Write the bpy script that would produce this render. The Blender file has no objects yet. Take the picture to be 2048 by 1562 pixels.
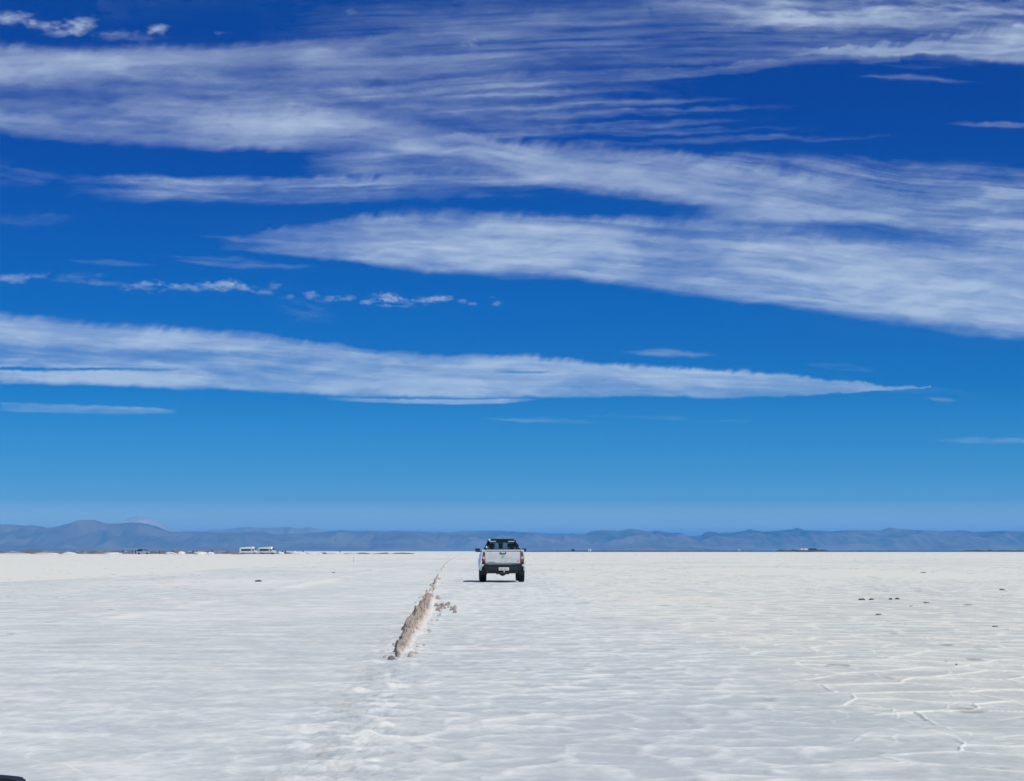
import bpy, bmesh, math, random
import numpy as np
from mathutils import Vector, Matrix
R = math.radians
C = bpy.context.scene.collection
# ------------------------------------------------------------------ camera, sky, sun, exposure
F = 4200.0          # focal length in units of 1/2048 of the picture width
H = 1.27            # eye height above the salt
HOR = 1102.0        # horizon row in a 2048 x 1562 picture
def at(x, y, Y):    # point seen at pixel x, y at distance Y
    return Vector(((x-1024)/F*Y, Y, H-(y-HOR)/F*Y))
def gd(x, y):       # ground point seen at pixel x, y
    Y = H*F/(y-HOR)
    return ((x-1024)/F*Y, Y)
cam = bpy.data.cameras.new('camera'); camo = bpy.data.objects.new('camera', cam); C.objects.link(camo)
camo.location = (0, 0, H); camo.rotation_euler = (R(90), 0, 0)
cam.sensor_width = 36; cam.lens = 36*F/2048; cam.shift_y = (HOR-781)/2048
cam.clip_start = .1; cam.clip_end = 900000
S = bpy.context.scene; S.camera = camo
S.view_settings.view_transform = 'Standard'; S.view_settings.look = 'None'
S.view_settings.gamma = 1; S.view_settings.exposure = 0.0
S.render.resolution_x = 1024; S.render.resolution_y = 781
S.cycles.volume_bounces = 1; S.cycles.transparent_max_bounces = 24

SUN = Vector((.60, -.46, 1.0)).normalized()
EL = math.asin(SUN.z); AZ = math.atan2(SUN.x, SUN.y)
w = bpy.data.worlds.new('World'); S.world = w; w.use_nodes = True
nt = w.node_tree; nt.nodes.clear()
N = nt.nodes.new; L = nt.links.new
sky = N('ShaderNodeTexSky'); sky.sky_type = 'NISHITA'; sky.sun_disc = False
sky.sun_elevation = EL; sky.sun_rotation = AZ; sky.altitude = 3600
sky.air_density = 1.0; sky.dust_density = 0.0; sky.ozone_density = 6.0
tc = N('ShaderNodeTexCoord'); sep = N('ShaderNodeSeparateXYZ'); L(tc.outputs['Generated'], sep.inputs[0])
mr = N('ShaderNodeMapRange'); mr.inputs[1].default_value = 0; mr.inputs[2].default_value = .30; L(sep.outputs[2], mr.inputs[0])
rp = N('ShaderNodeValToRGB'); L(mr.outputs[0], rp.inputs[0])
# tint of the thin dry high-plateau air by height above the horizon
TINT = [(0.0, (2.2, 1.5, 1.0)), (0.0317, (1.75, 1.28, 0.9)), (0.0476, (1.0833, 0.9819, 0.8007)), (0.0809, (0.3536, 0.5314, 0.6468)), (0.119, (0.1828, 0.4345, 0.5901)), (0.1601, (0.1144, 0.3933, 0.5964)), (0.1996, (0.0768, 0.3685, 0.5924)), (0.2548, (0.0243, 0.3041, 0.575)), (0.3176, (0.0203, 0.2701, 0.5739)), (0.3902, (0.005, 0.2548, 0.5921)), (0.5113, (0.0025, 0.208, 0.5736)), (0.6252, (0.0035, 0.1597, 0.5569)), (0.6999, (0.0031, 0.14, 0.5378)), (0.7735, (0.0029, 0.1496, 0.5579)), (0.8301, (0.0046, 0.1672, 0.5676)), (0.9, (0.0046, 0.1672, 0.5676)), (1.0, (1.04, 0.98, 0.7))]
cr = rp.color_ramp
while len(cr.elements) < len(TINT): cr.elements.new(.5)
for e, (p, c) in zip(cr.elements, TINT): e.position = p; e.color = (*c, 1)
mx = N('ShaderNodeMix'); mx.data_type = 'RGBA'; mx.blend_type = 'MULTIPLY'; mx.inputs[0].default_value = 1
L(sky.outputs[0], mx.inputs[6]); L(rp.outputs[0], mx.inputs[7])
bg = N('ShaderNodeBackground'); bg.inputs[1].default_value = .12; L(mx.outputs[2], bg.inputs[0])
wo = N('ShaderNodeOutputWorld'); L(bg.outputs[0], wo.inputs[0])
sl = bpy.data.lights.new('sun', 'SUN'); sl.energy = 3.1; sl.angle = R(.5); sl.color = (1, .965, .91)
so = bpy.data.objects.new('sun', sl); C.objects.link(so); so.rotation_euler = SUN.to_track_quat('Z', 'Y').to_euler()
so.location = (20, -10, 40)

# ------------------------------------------------------------------ helpers
def tag(o, label=None, cat=None, group=None, kind=None):
    if label: o['label'] = label
    if cat: o['category'] = cat
    if group: o['group'] = group
    if kind: o['kind'] = kind
    return o
def empty(name, loc, rz=0.0):
    o = bpy.data.objects.new(name, None); C.objects.link(o); o.location = loc; o.rotation_euler = (0, 0, rz)
    o.empty_display_size = .2
    return o
def mesh_np(name, V, Fq, mats, parent=None, smooth=True, attrs=None, sharp=None):
    me = bpy.data.meshes.new(name)
    V = np.asarray(V, dtype=np.float32); Fq = np.asarray(Fq, dtype=np.int32)
    me.vertices.add(len(V)); me.vertices.foreach_set('co', V.ravel())
    n = Fq.shape[1]
    me.loops.add(Fq.size); me.loops.foreach_set('vertex_index', Fq.ravel())
    me.polygons.add(len(Fq)); me.polygons.foreach_set('loop_start', np.arange(0, Fq.size, n, dtype=np.int32))
    me.update(calc_edges=True)
    if smooth: me.shade_smooth()
    for k, a in (attrs or {}).items():
        at_ = me.attributes.new(k, 'FLOAT', 'POINT'); at_.data.foreach_set('value', np.asarray(a, dtype=np.float32).ravel())
    me.materials.append(mats)
    o = bpy.data.objects.new(name, me); C.objects.link(o)
    if parent: o.parent = parent
    return o
def grid_faces(nr, nc, flip=False):
    i = np.arange(nr-1)[:, None]*nc + np.arange(nc-1)[None, :]
    q = np.stack([i, i+1, i+nc+1, i+nc], -1).reshape(-1, 4)
    return q[:, ::-1] if flip else q
class MB:
    """collects shapes, then links them as one mesh object"""
    def __init__(s): s.bm = bmesh.new()
    def box(s, c, d, bev=0.0, rot=None, taper=None, seg=2):
        bm = bmesh.new(); bmesh.ops.create_cube(bm, size=1)
        for v in bm.verts:
            k = 1.0
            v.co = Vector((v.co.x*d[0], v.co.y*d[1], v.co.z*d[2]))
            if taper and v.co.z > 0: v.co.x *= taper[0]; v.co.y *= taper[1]
        if bev: bmesh.ops.bevel(bm, geom=bm.edges[:], offset=bev, segments=seg, affect='EDGES', profile=.6)
        M = Matrix.Translation(c) @ (rot.to_4x4() if rot else Matrix.Identity(4))
        bm.transform(M); s.merge(bm); return s
    def cyl(s, a, b, r, r2=None, seg=16, bev=0):
        a = Vector(a); b = Vector(b); bm = bmesh.new()
        bmesh.ops.create_cone(bm, cap_ends=True, segments=seg, radius1=r, radius2=r if r2 is None else r2, depth=(b-a).length)
        if bev: bmesh.ops.bevel(bm, geom=[e for e in bm.edges if abs(abs(e.verts[0].co.z)-(b-a).length/2) < 1e-4 and abs(e.verts[0].co.z-e.verts[1].co.z) < 1e-4], offset=bev, segments=3, affect='EDGES')
        bm.transform(Matrix.Translation((a+b)/2) @ (b-a).to_track_quat('Z', 'Y').to_matrix().to_4x4())
        s.merge(bm); return s
    def ball(s, c, r, sc=(1, 1, 1), sub=2):
        bm = bmesh.new(); bmesh.ops.create_icosphere(bm, subdivisions=sub, radius=r)
        for v in bm.verts: v.co = Vector((v.co.x*sc[0]+c[0], v.co.y*sc[1]+c[1], v.co.z*sc[2]+c[2]))
        s.merge(bm); return s
    def prism(s, pts, axis, a, b, bev=0):
        """closed outline pts (two coords) extruded along axis 0/1/2 from a to b"""
        def P(p, t):
            q = list(p); q.insert(axis, t); return q
        bm = bmesh.new()
        v0 = [bm.verts.new(P(p, a)) for p in pts]; v1 = [bm.verts.new(P(p, b)) for p in pts]
        n = len(pts); bm.faces.new(v0); bm.faces.new(v1[::-1])
        for i in range(n): bm.faces.new((v0[i], v1[i], v1[(i+1) % n], v0[(i+1) % n]))
        bmesh.ops.recalc_face_normals(bm, faces=bm.faces)
        if bev: bmesh.ops.bevel(bm, geom=bm.edges[:], offset=bev, segments=2, affect='EDGES')
        s.merge(bm); return s
    def skin(s, rows, close=False, thick=None):
        """grid of points (rows x cols); thick = vector-valued offset function for a second skin"""
        bm = bmesh.new(); nr = len(rows); nc = len(rows[0])
        A = [[bm.verts.new(p) for p in r] for r in rows]
        for i in range(nr-1):
            for j in range(nc-1): bm.faces.new((A[i][j], A[i][j+1], A[i+1][j+1], A[i+1][j]))
        if thick is not None:
            t = Vector(thick)
            B = [[bm.verts.new(Vector(p)+t) for p in r] for r in rows]
            for i in range(nr-1):
                for j in range(nc-1): bm.faces.new((B[i][j], B[i+1][j], B[i+1][j+1], B[i][j+1]))
            for i in range(nr-1):
                bm.faces.new((A[i][0], A[i+1][0], B[i+1][0], B[i][0])); bm.faces.new((A[i][-1], B[i][-1], B[i+1][-1], A[i+1][-1]))
            for j in range(nc-1):
                bm.faces.new((A[0][j], B[0][j], B[0][j+1], A[0][j+1])); bm.faces.new((A[-1][j], A[-1][j+1], B[-1][j+1], B[-1][j]))
            bmesh.ops.recalc_face_normals(bm, faces=bm.faces)
        s.merge(bm); return s
    def frame(s, outer, inner, t):
        """ring between two outlines of equal count (3-D points), thickness vector t"""
        bm = bmesh.new(); t = Vector(t); n = len(outer)
        o = [bm.verts.new(p) for p in outer]; i = [bm.verts.new(p) for p in inner]
        o2 = [bm.verts.new(Vector(p)+t) for p in outer]; i2 = [bm.verts.new(Vector(p)+t) for p in inner]
        for k in range(n):
            m = (k+1) % n
            bm.faces.new((o[k], o[m], i[m], i[k])); bm.faces.new((o2[k], i2[k], i2[m], o2[m]))
            bm.faces.new((o[k], o2[k], o2[m], o[m])); bm.faces.new((i[k], i[m], i2[m], i2[k]))
        bmesh.ops.recalc_face_normals(bm, faces=bm.faces); s.merge(bm); return s
    def merge(s, bm):
        me = bpy.data.meshes.new('tmp'); bm.to_mesh(me); bm.free(); s.bm.from_mesh(me); bpy.data.meshes.remove(me)
    def build(s, name, mat, parent=None, loc=None, ang=35):
        me = bpy.data.meshes.new(name); s.bm.to_mesh(me); s.bm.free()
        me.shade_smooth(); me.set_sharp_from_angle(angle=R(ang)); me.materials.append(mat)
        o = bpy.data.objects.new(name, me); C.objects.link(o)
        if parent: o.parent = parent
        if loc is not None: o.location = loc
        return o
def mat(name, col, rough=.6, metal=0, bump=0, bscale=30, var=0, vscale=4, spec=.5, coat=0):
    m = bpy.data.materials.new(name); m.use_nodes = True; t = m.node_tree; b = t.nodes['Principled BSDF']
    b.inputs['Base Color'].default_value = (*col, 1); b.inputs['Roughness'].default_value = rough
    b.inputs['Metallic'].default_value = metal; b.inputs['Specular IOR Level'].default_value = spec
    b.inputs['Coat Weight'].default_value = coat
    co = t.nodes.new('ShaderNodeTexCoord')
    if var:
        n = t.nodes.new('ShaderNodeTexNoise'); n.inputs['Scale'].default_value = vscale; n.inputs['Detail'].default_value = 6
        t.links.new(co.outputs['Object'], n.inputs['Vector'])
        r = t.nodes.new('ShaderNodeValToRGB'); t.links.new(n.outputs[0], r.inputs[0])
        r.color_ramp.elements[0].position = .35; r.color_ramp.elements[1].position = .65
        r.color_ramp.elements[0].color = (*[c*(1-var) for c in col], 1); r.color_ramp.elements[1].color = (*[min(1, c*(1+var)) for c in col], 1)
        t.links.new(r.outputs[0], b.inputs['Base Color'])
    if bump:
        n = t.nodes.new('ShaderNodeTexNoise'); n.inputs['Scale'].default_value = bscale; n.inputs['Detail'].default_value = 8
        t.links.new(co.outputs['Object'], n.inputs['Vector'])
        bn = t.nodes.new('ShaderNodeBump'); bn.inputs['Strength'].default_value = bump; bn.inputs['Distance'].default_value = .02
        t.links.new(n.outputs[0], bn.inputs['Height']); t.links.new(bn.outputs[0], b.inputs['Normal'])
    return m
def glass(name, tint, a=.35):
    m = bpy.data.materials.new(name); m.use_nodes = True; t = m.node_tree; t.nodes.clear()
    o = t.nodes.new('ShaderNodeOutputMaterial'); tr = t.nodes.new('ShaderNodeBsdfTransparent'); gl = t.nodes.new('ShaderNodeBsdfGlossy')
    tr.inputs[0].default_value = (*tint, 1); gl.inputs['Roughness'].default_value = .03
    x = t.nodes.new('ShaderNodeMixShader'); x.inputs[0].default_value = .07; t.links.new(tr.outputs[0], x.inputs[1]); t.links.new(gl.outputs[0], x.inputs[2])
    t.links.new(x.outputs[0], o.inputs[0]); return m

# numpy noise
def hash2(ix, iy, seed):
    n = (ix.astype(np.int64)*374761393 + iy.astype(np.int64)*668265263 + seed*974634777) & 0x7fffffff
    n = ((n ^ (n >> 13))*1274126177) & 0x7fffffff
    n = ((n ^ (n >> 16))*2246822519) & 0x7fffffff
    return ((n ^ (n >> 15)) & 0xffffff)/float(0xffffff)
def vn(x, y, seed=0):
    ix = np.floor(x); iy = np.floor(y); fx = x-ix; fy = y-iy
    fx = fx*fx*fx*(fx*(fx*6-15)+10); fy = fy*fy*fy*(fy*(fy*6-15)+10)
    a = hash2(ix, iy, seed); b = hash2(ix+1, iy, seed); c = hash2(ix, iy+1, seed); d = hash2(ix+1, iy+1, seed)
    return a+(b-a)*fx+(c-a)*fy+(a-b-c+d)*fx*fy
def fbm(x, y, seed=0, oct=5, gain=.5):
    s = 0; a = 1; t = 0
    for k in range(oct):
        s = s+a*vn(x*(2**k)+17.3*k, y*(2**k)-9.1*k, seed+k); t += a; a *= gain
    return s/t
def sm(a, b, x):
    t = np.clip((x-a)/(b-a), 0, 1); return t*t*(3-2*t)
def voro(x, y, seed=0, jit=.85):
    """F1, F2-F1 and a random value per cell"""
    ix = np.floor(x); iy = np.floor(y)
    f1 = np.full(x.shape, 9.0); f2 = np.full(x.shape, 9.0); cid = np.zeros(x.shape)
    for dx in (-1, 0, 1):
        for dy in (-1, 0, 1):
            cx = ix+dx; cy = iy+dy
            px = cx+.5+jit*(hash2(cx, cy, seed)-.5); py = cy+.5+jit*(hash2(cx, cy, seed+7)-.5)
            d = np.sqrt((px-x)**2+(py-y)**2)
            n1 = d < f1
            f2 = np.where(n1, f1, np.minimum(f2, d)); cid = np.where(n1, hash2(cx, cy, seed+3), cid); f1 = np.where(n1, d, f1)
    return f1, f2-f1, cid

# ------------------------------------------------------------------ ground
def ground():
    off = np.concatenate([np.arange(640, 470, -3.0), np.arange(470, 110, -.45), np.arange(110, 30, -.7), np.arange(30, 6, -.4), np.arange(6, 1.2, -.2)])
    Y = H*F/off
    Y = np.concatenate([[-60000, -8000, -1000, -100, -20, -6, 0, 3, 5.5], Y, [6000, 8000, 12000, 20000, 35000, 60000]])
    u = np.concatenate([np.arange(-1150, 300, 2.4), np.arange(300, 1150.1, 1.5)])/F
    lo = -(1150+np.cumsum(np.linspace(6, 90, 24)))[::-1]/F
    u = np.concatenate([lo, u, -lo[::-1]])
    base = np.clip(np.abs(Y), 8, 30000)
    X = base[:, None]*u[None, :]
    YY = np.repeat(Y[:, None], len(u), 1)
    X = np.concatenate([np.full((len(Y), 1), -60000.), X, np.full((len(Y), 1), 60000.)], 1); YY = np.concatenate([YY[:, :1], YY, YY[:, :1]], 1)
    x = X; y = YY; s = x+.012*y            # s: across the track, which heads a little to the left
    lod = np.clip(1-(y-60)/160, 0, 1)       # fine relief fades where it is smaller than a pixel
    lod *= (y > -30)
    near = (y > 4)
    wx = x+.35*(fbm(x*.9, y*.9, 11, 3)-.5); wy = y+.45*(fbm(x*.8, y*.8, 12, 3)-.5)
    _, e1, c1 = voro(wx/1.05, wy/1.35, 5); _, e3, c3 = voro(wx/.50+.35*fbm(x*3, y*2, 15, 2), wy/.62, 25, .95)
    e2 = voro(wx/.62+3, wy/.8, 21)[1]
    wander = .8*(fbm(x*.05, y*.05, 31, 3)-.5)
    road = sm(-7.4, -6.6, s+wander)*(1-sm(1.7, 3.7, s+2*wander+1.2*(fbm(x*.25, y*.12, 32, 3)-.5)))
    lane = sm(-1.9, -1.0, s+.5*wander)*road; flank = road-lane
    shoulder = sm(-19.5, -17.8, s+4*wander)*(1-sm(-7.4, -6.6, s+wander))
    off0 = 1-road
    # raised white salt seams between the plates, broken up and worn away on the track
    brk = .15+.85*sm(.38-.16*off0, .60-.20*off0, fbm(x*.9, y*.6, 41, 4))
    sw = np.maximum(.050, .00018*np.clip(y, 0, 400)**2); sw = np.minimum(sw, .3); seam = (1-sm(.0, sw, e1))*brk*np.sqrt(.05/sw); soft3 = sm(.02, .42, e3)
    seam2 = (1-sm(.0, .07, e2))*sm(.50-.12*off0, .66-.12*off0, fbm(x*.6, y*.6, 42, 3))*.5
    off_r = (1-road)*(1-.75*shoulder)
    fib = fbm(x*1.6, y*2.2, 51, 4)-.5
    dune = fbm(x*.85+.3*fib, y*1.25, 52, 4)-.5
    soft = sm(0, .5, e1)                    # hollow plate centres
    h = .013*seam*(.16*lane+.02*flank+1.2*off_r+.4*shoulder)+.006*seam2*(.3+off_r)
    h += -.011*soft3*(lane+.25*flank)*(.4+1.0*c3)-.004*soft*lane-.002*soft*off_r
    h += (.018*lane+.011*(1-lane))*dune+.009*fib+.004*(fbm(x*2.6-.8*y, y*3.2, 54, 3)-.5)
    h += .004*(fbm(x*9, y*9, 53, 2)-.5)
    rip = np.sin(2*np.pi*(y/.80+2.6*fbm(x*.45, y*.22, 57, 4)+.25*fbm(x*2, y, 58, 2))); rip = np.sign(rip)*np.abs(rip)**.7
    ripw = (lane+.25*flank)*sm(.30, .58, fbm(x*.9, y*.45, 59, 3))*np.clip(1-(y-25)/70, .0, 1)*(y > 4)
    h += .006*rip*ripw
    # churned strip along the old berm, and the pushed-up edge of the track
    bermx = -1.34-.0285*(y-24.9)
    d = s-(bermx+.012*y)
    churn = np.exp(-((d+.05)/.42)**2)*near
    ch = fbm(x*7, y*4, 61, 4)-.5
    h += churn*(.05*ch+.012)+churn*.012*np.sin(y*9+5*fbm(x*2, y, 68, 2))*sm(.45, .6, fbm(x*2, y*.8, 69, 3))
    edge = np.exp(-((s+7.0+wander)/.30)**2)*sm(.35, .6, fbm(x*.2, y*.2, 62, 3))
    h += edge*(.05+.04*(fbm(x*3, y*3, 63, 3)-.5))
    edge2 = np.exp(-((s+18.4+4*wander)/.7)**2)
    h += edge2*(.05+.04*(fbm(x*2, y*2, 64, 3)-.5))*np.clip(1-(y-60)/500, 0, 1)
    # broken plates lifted out on the right
    rb = sm(.60, .72, fbm(x*.35+5, y*.16, 65, 4))*off_r*(s > 4)
    h += rb*.05*(fbm(x*2.5, y*1.5, 66, 4)-.45)
    h = h*lod
    h[:, 0] = 0; h[:, -1] = 0
    # crust colour: 0 = damp grey, 1 = clean white
    big = fbm(x*.10, y*.035, 71, 4)-.5
    white = .48+.8*big+.65*dune+.6*fib*lod+.15*(1-soft)*lod+lane*lod*(.32*(1-soft3)-.42*soft3*c3)+.06*(1-lane)*lod*(.6-soft3*c3)+.42*(fbm(x*2.6+.5*y, y*2.3, 55, 4)-.5)*lod+.85*(fbm(x*11, y*7, 56, 3)-.5)*np.clip(1-(y-15)/50, 0, 1)*(y > 0)
    white += seam*lod*1.05*(.10*lane+.02+off_r)-.10*off_r*lod+seam2*lod*(.5+.5*off_r)
    white += .12*off_r-.06*lane+.04*flank+.1*churn*(.5+ch)+.5*edge*lod
    white += .5*sm(-17.8, -19.5, s+4*wander)
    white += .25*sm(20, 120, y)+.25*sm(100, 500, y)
    white += .22*rip*ripw
    for q in (-1.15, .40): white -= .10*np.exp(-((s-q-.15*(wander))/.17)**2)*(y > 0)*(y < 90)
    tone = fbm(x*.35, y*.2, 73, 4)          # bluish <-> warm
    dirt = (churn*sm(.48, .7, fbm(x*5, y*3, 74, 4)))*.28+.25*edge2*sm(.5, .7, fbm(x, y*.5, 77, 3))
    speck = sm(.80, .86, fbm(x*2.2, y*.9, 75, 3))*(1-road)*.6+sm(.70, .76, fbm(x*.5, y*.12, 76, 4))*rb*.5
    V = np.stack([X, YY, h], -1).reshape(-1, 3)
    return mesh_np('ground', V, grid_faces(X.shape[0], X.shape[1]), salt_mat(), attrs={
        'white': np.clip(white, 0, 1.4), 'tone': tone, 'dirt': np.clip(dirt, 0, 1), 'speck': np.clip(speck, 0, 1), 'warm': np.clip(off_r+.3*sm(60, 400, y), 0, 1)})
def salt_mat():
    m = bpy.data.materials.new('salt crust'); m.use_nodes = True; t = m.node_tree; b = t.nodes['Principled BSDF']
    N = t.nodes.new; L = t.links.new
    def attr(n): a = N('ShaderNodeAttribute'); a.attribute_name = n; return a.outputs['Fac']
    tc = N('ShaderNodeTexCoord')
    n1 = N('ShaderNodeTexNoise'); n1.inputs['Scale'].default_value = 14; n1.inputs['Detail'].default_value = 7; L(tc.outputs['Object'], n1.inputs['Vector'])
    mp = N('ShaderNodeMapping'); mp.inputs['Scale'].default_value = (1, .5, 1); L(tc.outputs['Object'], mp.inputs[0])
    n2 = N('ShaderNodeTexNoise'); n2.inputs['Scale'].default_value = 3; n2.inputs['Detail'].default_value = 5; L(mp.outputs[0], n2.inputs['Vector'])
    a1 = N('ShaderNodeMath'); a1.operation = 'MULTIPLY_ADD'; L(n1.outputs[0], a1.inputs[0]); a1.inputs[1].default_value = .35; L(attr('white'), a1.inputs[2])
    a2 = N('ShaderNodeMath'); a2.operation = 'MULTIPLY_ADD'; L(n2.outputs[0], a2.inputs[0]); a2.inputs[1].default_value = .45; L(a1.outputs[0], a2.inputs[2])
    a3 = N('ShaderNodeMath'); a3.operation = 'SUBTRACT'; L(a2.outputs[0], a3.inputs[0]); a3.inputs[1].default_value = .40; a3.use_clamp = True
    r = N('ShaderNodeValToRGB'); L(a3.outputs[0], r.inputs[0]); e = r.color_ramp.elements
    e[0].position = 0; e[0].color = (.575, .607, .622, 1); e[1].position = 1; e[1].color = (.87, .86, .82, 1)
    x = r.color_ramp.elements.new(.5); x.color = (.69, .706, .708, 1)
    def mix(f, a, c, mode='MIX'):
        q = N('ShaderNodeMix'); q.data_type = 'RGBA'; q.blend_type = mode
        L(f, q.inputs[0]) if not isinstance(f, float) else setattr(q.inputs[0], 'default_value', f)
        L(a, q.inputs[6])
        if isinstance(c, tuple): q.inputs[7].default_value = (*c, 1)
        else: L(c, q.inputs[7])
        return q.outputs[2]
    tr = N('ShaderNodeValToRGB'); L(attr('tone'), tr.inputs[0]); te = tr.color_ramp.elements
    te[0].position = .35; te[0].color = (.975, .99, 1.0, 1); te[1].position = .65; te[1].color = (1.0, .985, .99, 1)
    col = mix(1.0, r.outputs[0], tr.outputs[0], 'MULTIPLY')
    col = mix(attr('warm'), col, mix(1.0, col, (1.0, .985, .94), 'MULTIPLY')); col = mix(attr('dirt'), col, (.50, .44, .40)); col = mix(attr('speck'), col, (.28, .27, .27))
    L(col, b.inputs['Base Color']); b.inputs['Roughness'].default_value = .85; b.inputs['Specular IOR Level'].default_value = .15
    bn = N('ShaderNodeBump'); bn.inputs['Strength'].default_value = .35; bn.inputs['Distance'].default_value = .02
    L(n1.outputs[0], bn.inputs['Height']); L(bn.outputs[0], b.inputs['Normal'])
    return m
tag(ground(), kind='structure')

# ------------------------------------------------------------------ hills
def hill_mat(name, a, b_):
    m = bpy.data.materials.new(name); m.use_nodes = True; t = m.node_tree; b = t.nodes['Principled BSDF']
    tc = t.nodes.new('ShaderNodeTexCoord'); n = t.nodes.new('ShaderNodeTexNoise'); n.inputs['Scale'].default_value = .0012; n.inputs['Detail'].default_value = 8
    t.links.new(tc.outputs['Object'], n.inputs['Vector']); r = t.nodes.new('ShaderNodeValToRGB'); t.links.new(n.outputs[0], r.inputs[0])
    r.color_ramp.elements[0].position = .35; r.color_ramp.elements[1].position = .65
    r.color_ramp.elements[0].color = (*a, 1); r.color_ramp.elements[1].color = (*b_, 1)
    t.links.new(r.outputs[0], b.inputs['Base Color']); b.inputs['Roughness'].default_value = .95; b.inputs['Specular IOR Level'].default_value = 0
    return m
def hills(pts, dist, depth, material, seed, rough=.12, floor=0, ext=True):
    """range of hills whose skyline passes through the pts (pixel columns, rows) at distance dist"""
    px = np.array([p[0] for p in pts], float); py = np.array([p[1] for p in pts], float)
    a, b = (-1400, 3400) if ext else (px[0], px[-1])
    xs = np.arange(a, b, 3.0)
    prof = HOR-np.interp(xs, px, py)
    if ext:   # beyond the frame the range goes on
        wob = 14*(fbm(xs/160, xs*0+3, seed+5, 4)-.5)+44
        k = sm(0, 200, px[0]-xs)+sm(0, 200, xs-px[-1]); prof = prof*(1-k)+wob*k
    prof = prof+1.3*(fbm(xs/14, xs*0, seed, 4)-.5)*(prof > 3)
    prof = np.maximum(prof, 0)*dist/F
    t = np.linspace(-1, 1, 61); d = dist+t*depth
    X = (xs[None, :]-1024)/F*dist+0*d[:, None]; Y = np.repeat(d[:, None], len(xs), 1)
    T = np.abs(t)[:, None]
    spur = 1-np.abs(2*fbm(X/(dist*.02)+.6*fbm(X/900, Y/900, seed+2, 3), Y/(dist*.09), seed+1, 5)-1)
    shape = (1-T)**1.25
    z = prof[None, :]*shape*(1+(spur-.75)*1.9*np.clip(T*3, 0, 1))
    z = np.maximum(z, -1)+0*X
    z[0] = -.5; z[-1] = -.5
    V = np.stack([X, Y, z], -1).reshape(-1, 3)
    o = mesh_np('hills', V, grid_faces(len(t), len(xs)), material)
    tag(o, kind='structure'); return o
front = [(0,1049),(15,1049),(50,1051),(65,1050),(85,1057),(110,1054),(135,1047),(160,1041),(182,1039),(200,1045),(215,1047),(245,1046),(265,1045),(285,1045),(305,1053),(330,1061),(345,1063),(393,1063),(450,1065),(480,1065),(512,1062),(553,1067),(600,1066),(649,1064),(683,1060),(700,1062),(800,1062),(850,1063),(900,1064),(940,1062),(1000,1061.5),(1050,1064),(1090,1066),(1140,1066.5),(1170,1068),(1180,1063),(1205,1059.3),(1235,1062),(1263,1057),(1276,1059),(1300,1063),(1307,1061),(1330,1065),(1350,1065.5),(1378,1071),(1400,1071),(1415,1062.5),(1440,1065.5),(1470,1064.5),(1492,1061),(1500,1058),(1510,1061.5),(1525,1063),(1560,1061),(1585,1058),(1595,1055.5),(1610,1061),(1640,1061),(1660,1062.5),(1700,1060),(1760,1060.5),(1780,1055),(1800,1058),(1850,1061),(1870,1063),(1920,1061),(1960,1064),(1985,1062),(2048,1062.6)]
HM = hill_mat('dry hillside', (.17, .13, .12), (.30, .24, .21))
HP = hill_mat('pale bare rock', (.66, .55, .53), (.92, .85, .82))
hills(front, 19000, 2200, HM, 3)
hills([(205,1102),(225,1060),(246,1043),(262,1035),(275,1031),(290,1034),(310,1040),(330,1050),(350,1060),(372,1064),(395,1102)], 24500, 1500, HP, 13, ext=False)
hills([(350,1102),(385,1063),(430,1060),(460,1058),(480,1055),(500,1053.5),(520,1056),(550,1055),(580,1053),(600,1057),(620,1054),(645,1060),(670,1066),(700,1102)], 24000, 1500, hill_mat('dusty far rock', (.36, .30, .30), (.52, .44, .43)), 23, ext=False)
hills([(1195,1102),(1240,1096),(1265,1093),(1290,1091.5),(1320,1095),(1370,1094.5),(1380,1093),(1410,1096),(1470,1102)], 13500, 900, HM, 33, ext=False)
hills([(-300,1097),(0,1099),(200,1096),(500,1097),(700,1098),(800,1100),(900,1102)], 14000, 1300, HM, 43, ext=False)

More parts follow.
